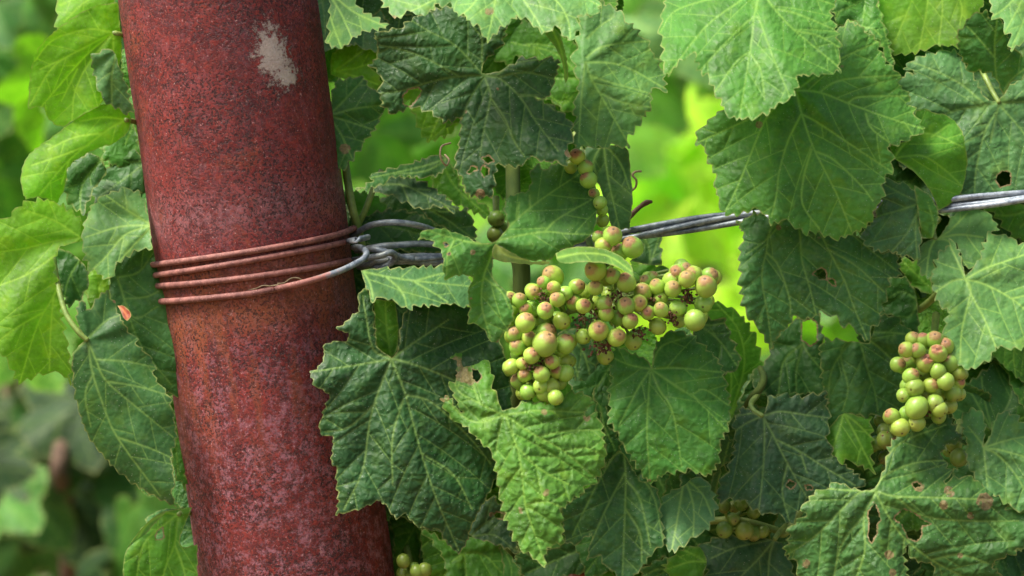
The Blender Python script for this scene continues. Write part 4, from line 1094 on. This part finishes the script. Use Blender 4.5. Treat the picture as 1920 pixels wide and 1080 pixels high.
BERRY, BERRY_SPLIT = berry_mesh('berry'), berry_mesh('split_berry', True)


def cluster(label, ox, oy, k, spec, d0, stem, dark=1.0, group='grape bunches', debris=()):
    """spec: x,y,r,tier,kind (r = russet, g = clean, s = split) in a zoomed tile"""
    rng = random.Random(len(label) * 7 + int(ox))
    top = P(*stem[0])
    t = empty('grape_bunch', top, label, 'grapes', group)
    spine = spline(np.array([P(*s) for s in stem]), 10)
    V, F = tube_geo(spine, [0.0017, 0.0015, 0.0013, 0.0009], 8)
    SV, SF = [V], [list(f) for f in F]
    nv = len(V)
    items = [q.split(',') for q in spec.split()]
    for q in list(items):
        if len(items) > 12 and rng.random() < 0.75:
            items.append((float(q[0]) + rng.uniform(-30, 30), float(q[1]) + rng.uniform(-25, 25), rng.uniform(30, 42), 4, 'g'))
    for x, y, r, tier, kind in items:
        px, py, r = ox + float(x) / k, oy + float(y) / k, float(r) / k * 1.07
        r = r * (16.5 / r) ** 0.25
        d = d0 + (-1.0, -0.35, 0.3, 0.9, 1.1)[int(tier)] + rng.uniform(-0.12, 0.12) - r * 0.0234 * 0.5
        pos = P(px, py, d)
        o = bpy.data.objects.new('berry', BERRY_SPLIT if kind == 's' else BERRY)
        col.objects.link(o)
        place(o, pos, t)
        sc = r * MM / 0.0042
        o.scale = (sc * rng.uniform(0.96, 1.03), sc * rng.uniform(0.96, 1.03), sc * rng.uniform(0.98, 1.06))
        dv = Vector(-FW * rng.uniform(0.3, 0.9) + UP * rng.uniform(0.1, 0.95) + RT * rng.uniform(-0.6, 0.6))
        if kind == 'g':
            dv = Vector(-FW * rng.uniform(-0.1, 0.9) - UP * rng.uniform(0.1, 0.9) + RT * rng.uniform(-0.6, 0.6))
        o.rotation_euler = dv.to_track_quat('Z', 'Y').to_euler()
        g = rng.uniform(0.85, 1.15) * dark  # dark puts the shade on hidden bunches into the skin colour
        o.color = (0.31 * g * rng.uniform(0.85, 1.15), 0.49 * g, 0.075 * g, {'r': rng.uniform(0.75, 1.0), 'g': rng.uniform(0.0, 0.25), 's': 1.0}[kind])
        if kind == 's':
            o['label'] = 'split grape with torn reddish skin'
        # pedicel back to the stalk
        q = spine[np.argmin(((spine - pos) ** 2).sum(1))]
        back = pos + FW * (r * MM * 0.8)
        PV, PF = tube_geo(spline(np.array([back, (back + q) / 2 + np.array([rng.uniform(-1, 1), 0, rng.uniform(-1, 1)]) * 0.002, q]), 3), 0.0007, 5, False)
        SV.append(PV)
        SF += [[i + nv for i in f] for f in PF]
        nv += len(PV)
    mesh_obj('stalk', np.vstack(SV), SF, M_STEM, t, top)
    for x, y, n_ in debris:
        DV, DF, c = [], [], 0
        for _ in range(n_):
            a = P(ox + x / k + rng.gauss(0, 7), oy + y / k + rng.gauss(0, 8), d0 - 0.75 + rng.uniform(-0.35, 0.5))
            dirs = np.array([rng.gauss(0, 1), rng.gauss(0, 1), rng.gauss(0, 1)])
            dirs /= np.linalg.norm(dirs)
            L = rng.uniform(0.0006, 0.0019)
            PV, PF = tube_geo(np.array([a, a + dirs * L * 0.5 + np.array([0, 0, rng.uniform(-1, 1) * 0.0004]), a + dirs * L]), [0.0002, rng.uniform(0.0003, 0.0008), 0.00015], 5)
            DV.append(PV)
            DF += [[i + c for i in f] for f in PF]
            c += len(PV)
        mesh_obj('dried_blossom', np.vstack(DV), DF, M_DRY, t, smooth=False)
    return t


cluster('large bunch of unripe green grapes with reddish russet tops spreading below the wire', 900, 420, 3,
        '745,68,52,1,r 692,120,40,1,r 858,130,60,1,r 665,75,30,2,r 785,160,45,2,r 650,262,60,0,r 705,305,42,1,r 745,292,40,0,r 822,330,52,0,r 648,360,37,0,r 545,352,42,1,r 410,295,62,2,r 358,330,34,1,r 416,358,32,0,r 300,382,42,1,r 480,390,38,1,g 435,424,37,0,r 222,430,38,1,r 170,412,30,2,r 257,478,36,1,r 300,480,36,2,g 368,487,43,0,r 527,440,40,1,r 583,461,39,0,r 460,545,44,1,g 255,556,53,0,r 345,540,50,3,g 188,475,28,2,g 180,530,28,2,g 195,622,44,1,r 272,645,40,1,r '
        '700,447,38,0,r 760,470,36,2,g 710,505,38,0,r 823,460,48,0,r 775,528,38,1,r 845,545,40,0,r 895,445,42,0,r 915,385,52,1,r 667,600,56,0,r 582,632,40,1,g 768,638,50,0,r 860,658,48,2,g 705,745,45,3,g 945,498,36,0,r 1018,482,38,0,r 1015,420,36,1,g 995,352,40,1,r 935,325,34,2,r 968,305,32,2,r 1075,318,46,1,r 1085,365,44,0,r 1115,472,45,1,g 1110,275,44,1,r 1155,255,36,1,r 1165,310,45,0,r 1200,285,46,1,r 1290,295,48,2,r 1270,352,60,0,r 1256,450,50,1,g 1210,540,58,0,g 1000,575,44,1,g 1120,540,40,3,g '
        '370,620,62,2,r 365,675,72,0,r 478,676,54,1,r 300,690,30,3,g 212,690,44,1,r 212,730,36,2,r 290,740,42,0,r 240,785,32,1,r 177,802,40,1,g 405,775,38,0,r 470,765,40,2,g 453,710,32,1,r 250,850,36,1,r 215,885,38,2,r 347,845,43,0,r 435,830,36,1,r 482,840,42,1,g 343,912,42,1,g 400,915,42,1,g 445,890,40,2,g 268,945,40,1,g 362,950,44,1,g 425,975,38,0,g 290,900,35,3,g 640,440,36,3,g 590,380,34,3,g 720,400,34,3,g',
        -3.1, [(1090, 400, 1.8), (1110, 470, -1.2), (1140, 560, -2.2), (1040, 600, -2.2), (1010, 720, -2.4)],
        debris=((355, 410, 34), (560, 540, 26), (700, 690, 40), (900, 610, 30), (1170, 400, 46), (1080, 530, 34), (330, 800, 26), (640, 520, 26), (800, 400, 20), (270, 790, 14), (980, 440, 16), (740, 430, 20), (640, 690, 14)))
cluster('compact bunch of green grapes with a few split red-topped ones at the right', 1600, 600, 3.6,
        '400,130,45,1,r 470,140,45,1,r 548,135,55,1,r 620,180,55,1,r 360,200,48,0,r 436,205,46,0,r 570,228,58,0,s 487,292,58,0,s 650,290,60,1,r 300,300,48,1,r 380,285,48,2,r 340,315,45,2,r 570,345,50,0,g 470,345,50,2,g 388,380,50,0,r 712,358,45,1,g 415,455,60,0,g 360,440,40,1,g 525,440,50,0,r 622,415,55,0,g 708,425,40,1,r 670,490,52,1,g 715,500,38,2,g 340,508,42,0,g 575,500,52,2,g 470,500,42,2,g 428,590,80,0,g 550,560,55,0,g 580,600,52,0,g 650,580,45,2,g 575,650,45,1,g 360,635,45,1,g 264,648,48,0,r 318,725,58,0,g 430,695,52,0,g 520,250,45,2,g 430,250,45,2,g',
        -3.4, [(1755, 590, 0.5), (1750, 640, -1.8), (1735, 720, -2.6), (1715, 790, -2.6)], 0.88, debris=((510, 640, 10), (260, 780, 6)))
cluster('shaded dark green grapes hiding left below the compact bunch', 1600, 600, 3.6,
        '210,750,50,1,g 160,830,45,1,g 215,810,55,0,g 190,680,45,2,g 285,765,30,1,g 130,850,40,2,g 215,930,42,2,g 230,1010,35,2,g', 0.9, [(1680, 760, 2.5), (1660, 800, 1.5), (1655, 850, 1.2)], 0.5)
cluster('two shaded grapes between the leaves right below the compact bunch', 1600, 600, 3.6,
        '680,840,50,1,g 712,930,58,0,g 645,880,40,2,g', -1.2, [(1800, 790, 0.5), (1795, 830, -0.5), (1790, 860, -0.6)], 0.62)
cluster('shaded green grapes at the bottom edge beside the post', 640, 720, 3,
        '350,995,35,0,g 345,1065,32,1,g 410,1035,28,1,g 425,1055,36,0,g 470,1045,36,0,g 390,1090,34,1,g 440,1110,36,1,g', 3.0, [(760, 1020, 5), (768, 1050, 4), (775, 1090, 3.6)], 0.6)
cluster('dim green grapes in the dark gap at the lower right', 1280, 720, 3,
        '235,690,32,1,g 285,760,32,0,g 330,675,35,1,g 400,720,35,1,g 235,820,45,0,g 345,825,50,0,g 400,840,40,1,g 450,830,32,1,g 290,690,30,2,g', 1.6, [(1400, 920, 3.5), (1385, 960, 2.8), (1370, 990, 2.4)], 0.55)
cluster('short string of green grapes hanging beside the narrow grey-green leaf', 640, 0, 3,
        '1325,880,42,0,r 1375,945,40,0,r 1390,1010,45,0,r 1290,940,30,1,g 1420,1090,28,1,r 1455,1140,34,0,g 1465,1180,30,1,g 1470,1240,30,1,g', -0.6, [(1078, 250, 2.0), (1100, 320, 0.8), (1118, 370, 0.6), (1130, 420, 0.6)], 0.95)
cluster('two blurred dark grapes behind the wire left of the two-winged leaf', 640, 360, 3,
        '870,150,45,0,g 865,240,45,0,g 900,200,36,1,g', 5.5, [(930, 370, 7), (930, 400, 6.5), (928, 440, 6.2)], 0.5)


# ------------------------------------------------------------------ filler and background leaves
def template(seed, step, fine):
    half = [(-14, -8), (-40, -80), (-105, -128), (-185, -112), (-216, -45), (-182, 8), (-236, 62), (-242, 128), (-170, 168), (-128, 158), (-104, 228), (-52, 300)]
    rng = random.Random(seed)
    j = lambda p: (p[0] * rng.uniform(0.9, 1.1), p[1] * rng.uniform(0.92, 1.08))
    out = np.array([j(p) for p in half] + [(rng.uniform(-15, 15), 345)] + [j((-x, y)) for x, y in reversed(half)], float) * 0.86
    veins = [np.array(v, float) * 0.86 for v in ([(0, 0), (5, 150), (0, 335)], [(0, 0), (-110, 70), (-235, 110)], [(0, 0), (110, 70), (235, 110)], [(0, 0), (-90, -40), (-195, -90)], [(0, 0), (90, -40), (195, -90)], [(0, 90), (-60, 170), (-90, 240)], [(0, 90), (60, 170), (90, 240)])]
    V, F, st, dm, da, ed, bu = leaf_geometry(out, np.zeros(2), [spline(v, 6) for v in veins], [], seed, step, 6, 24, 40, 18 if fine else 0)
    x, y = V[:, 0] / 100, V[:, 1] / 100
    r = np.hypot(x, y)
    dep = -0.15 * x * x * rng.uniform(-1, 2) + 0.10 * r * r + 0.2 * r * np.sin(5 * np.arctan2(y, x) + seed) - 0.17 * (1 - np.exp(-dm / 16))
    W = np.stack([x * 100 * MM, dep / 100, -y * 100 * MM], 1)
    return leaf_mesh('leaf', W, V, F, st, ed, bu)


FILL = [template(900 + k, 6.5, False) for k in range(4)]
BACK = [template(950 + k, 14, False) for k in range(3)]


def put(mesh, vine, px, py, d, scale, rng, c, yaw=40, pitch=(-50, 15)):
    o = bpy.data.objects.new('leaf', mesh)
    col.objects.link(o)
    place(o, P(px, py, d), vine)
    o.scale = (scale,) * 3
    o.rotation_euler = (R(rng.uniform(*pitch)), R(rng.uniform(-55, 55)), R(rng.uniform(-yaw, yaw)))
    o.color = fresh(c)
    return o


GAPS = [(1185, 60, 1395, 590), (690, 225, 850, 325), (1500, 600, 1610, 665), (925, 490, 955, 540), (940, 640, 960, 680), (1280, 80, 1340, 220), (0, 0, 60, 1080), (0, 720, 160, 1080), (160, 860, 230, 1080)]


def clear(px, py, rad):
    return all(max(x0 - px, 0, px - x1) ** 2 + max(y0 - py, 0, py - y1) ** 2 > rad * rad for x0, y0, x1, y1 in GAPS)


rng = random.Random(11)
shades = [DARK, DEEP, MIDG, LIME, BLUE]
for layer, (d0, d1) in enumerate(((4.5, 7.5), (8, 13))):
    for gy in range(-80, 1240, 125):
        for gx in range(640, 2040, 125):
            px, py = gx + rng.uniform(-45, 45), gy + rng.uniform(-45, 45)
            sc = rng.uniform(0.75, 1.05)
            if not clear(px, py + 60 * sc, 185 * sc):
                sc = 0.45
                if not clear(px, py + 25, 95):
                    continue
            put(FILL[rng.randrange(4)], V_MAIN, px, py, rng.uniform(d0, d1), sc, rng, rng.choice(shades))
for px, py, d, sc, c in ((330, 120, 5, 0.6, MIDG), (300, 330, 6, 0.6, DEEP), (330, 560, 5, 0.7, DARK), (270, 250, 7, 0.5, LIME), (330, 830, 6, 0.55, DEEP), (310, 420, 7, 0.6, DARK), (400, 1000, 6, 0.6, DEEP)):
    put(FILL[rng.randrange(4)], V_LEFT, px, py, d, sc, rng, c)

# background row: leaves, canes and trunks about a metre further back
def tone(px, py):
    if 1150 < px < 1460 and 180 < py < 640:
        return (0.44, 0.60, 0.07, 0.5)  # sunlit brightness of the open gap put into the leaf colour
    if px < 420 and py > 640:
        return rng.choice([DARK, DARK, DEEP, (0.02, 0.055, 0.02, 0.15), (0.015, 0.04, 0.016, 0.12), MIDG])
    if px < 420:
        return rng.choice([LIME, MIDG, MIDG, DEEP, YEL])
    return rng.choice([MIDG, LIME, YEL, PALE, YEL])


for gy in range(-120, 1240, 95):
    for gx in range(-150, 2100, 90):
        px, py = gx + rng.uniform(-50, 50), gy + rng.uniform(-45, 45)
        gap = 1130 < px < 1480 and 150 < py < 660
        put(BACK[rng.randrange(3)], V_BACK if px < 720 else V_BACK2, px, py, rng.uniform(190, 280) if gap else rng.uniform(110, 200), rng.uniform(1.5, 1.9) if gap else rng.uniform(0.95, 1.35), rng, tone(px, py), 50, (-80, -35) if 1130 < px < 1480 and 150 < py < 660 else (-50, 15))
tube('trunk', [P(140, 1600, 170), P(128, 1010, 150), P(112, 860, 138), P(150, 700, 168)], [0.012, 0.009, 0.008, 0.005], M_BARK, V_BACK, 10)
tube('trunk', [P(140, 1600, 170), P(145, 4000, 172)], [0.012, 0.018], M_BARK, V_BACK, 10)
tube('cane', [P(190, 760, 170), P(205, 640, 160), P(196, 520, 175)], 0.006, M_BARK, V_BACK, 8)
tube('trunk', [P(1300, 900, 190), P(1310, 1600, 188), P(1290, 4000, 186)], [0.01, 0.014, 0.02], M_BARK, V_BACK2, 10)

# a further row as one unbroken mass of foliage
def far_row():
    src = BACK[0]
    n = 0
    rr = random.Random(5)
    base = [(-0.01, 0, 0.0), (-0.05, 0.002, 0.03), (-0.058, 0.006, -0.02), (-0.03, 0, -0.05), (0, 0.006, -0.085), (0.03, 0, -0.05), (0.058, 0.006, -0.02), (0.05, 0.002, 0.03), (0.01, 0, 0.0)]
    base = np.array([(0, -0.01, -0.02)] + base)
    V, F = [], []
    for _ in range(5200):
        x, z, y = rr.uniform(-3.6, 3.6), abs(rr.gauss(0, 1)) and rr.uniform(0.1, 2.1), rr.gauss(3.6, 0.22)
        m_ = Matrix.Rotation(rr.uniform(-0.9, 0.9), 3, 'Z') @ Matrix.Rotation(rr.uniform(-1.0, 0.3), 3, 'X') @ Matrix.Rotation(rr.uniform(-1, 1), 3, 'Y')
        q = base @ np.array(m_).T * rr.uniform(0.9, 1.3) + np.array([x, y, z])
        b = len(V)
        V += q.tolist()
        F += [(b, b + k, b + k + 1) for k in range(1, 9)]
    o = mesh_obj('far_vine_foliage', V, F, M_LEAF, None, (0, 3.6, 0), False)
    o.color = (0.045, 0.12, 0.03, 0.25)
    o['kind'] = 'stuff'
    o['label'] = 'far blurred mass of vine foliage behind everything'
    o['category'] = 'foliage'


far_row()
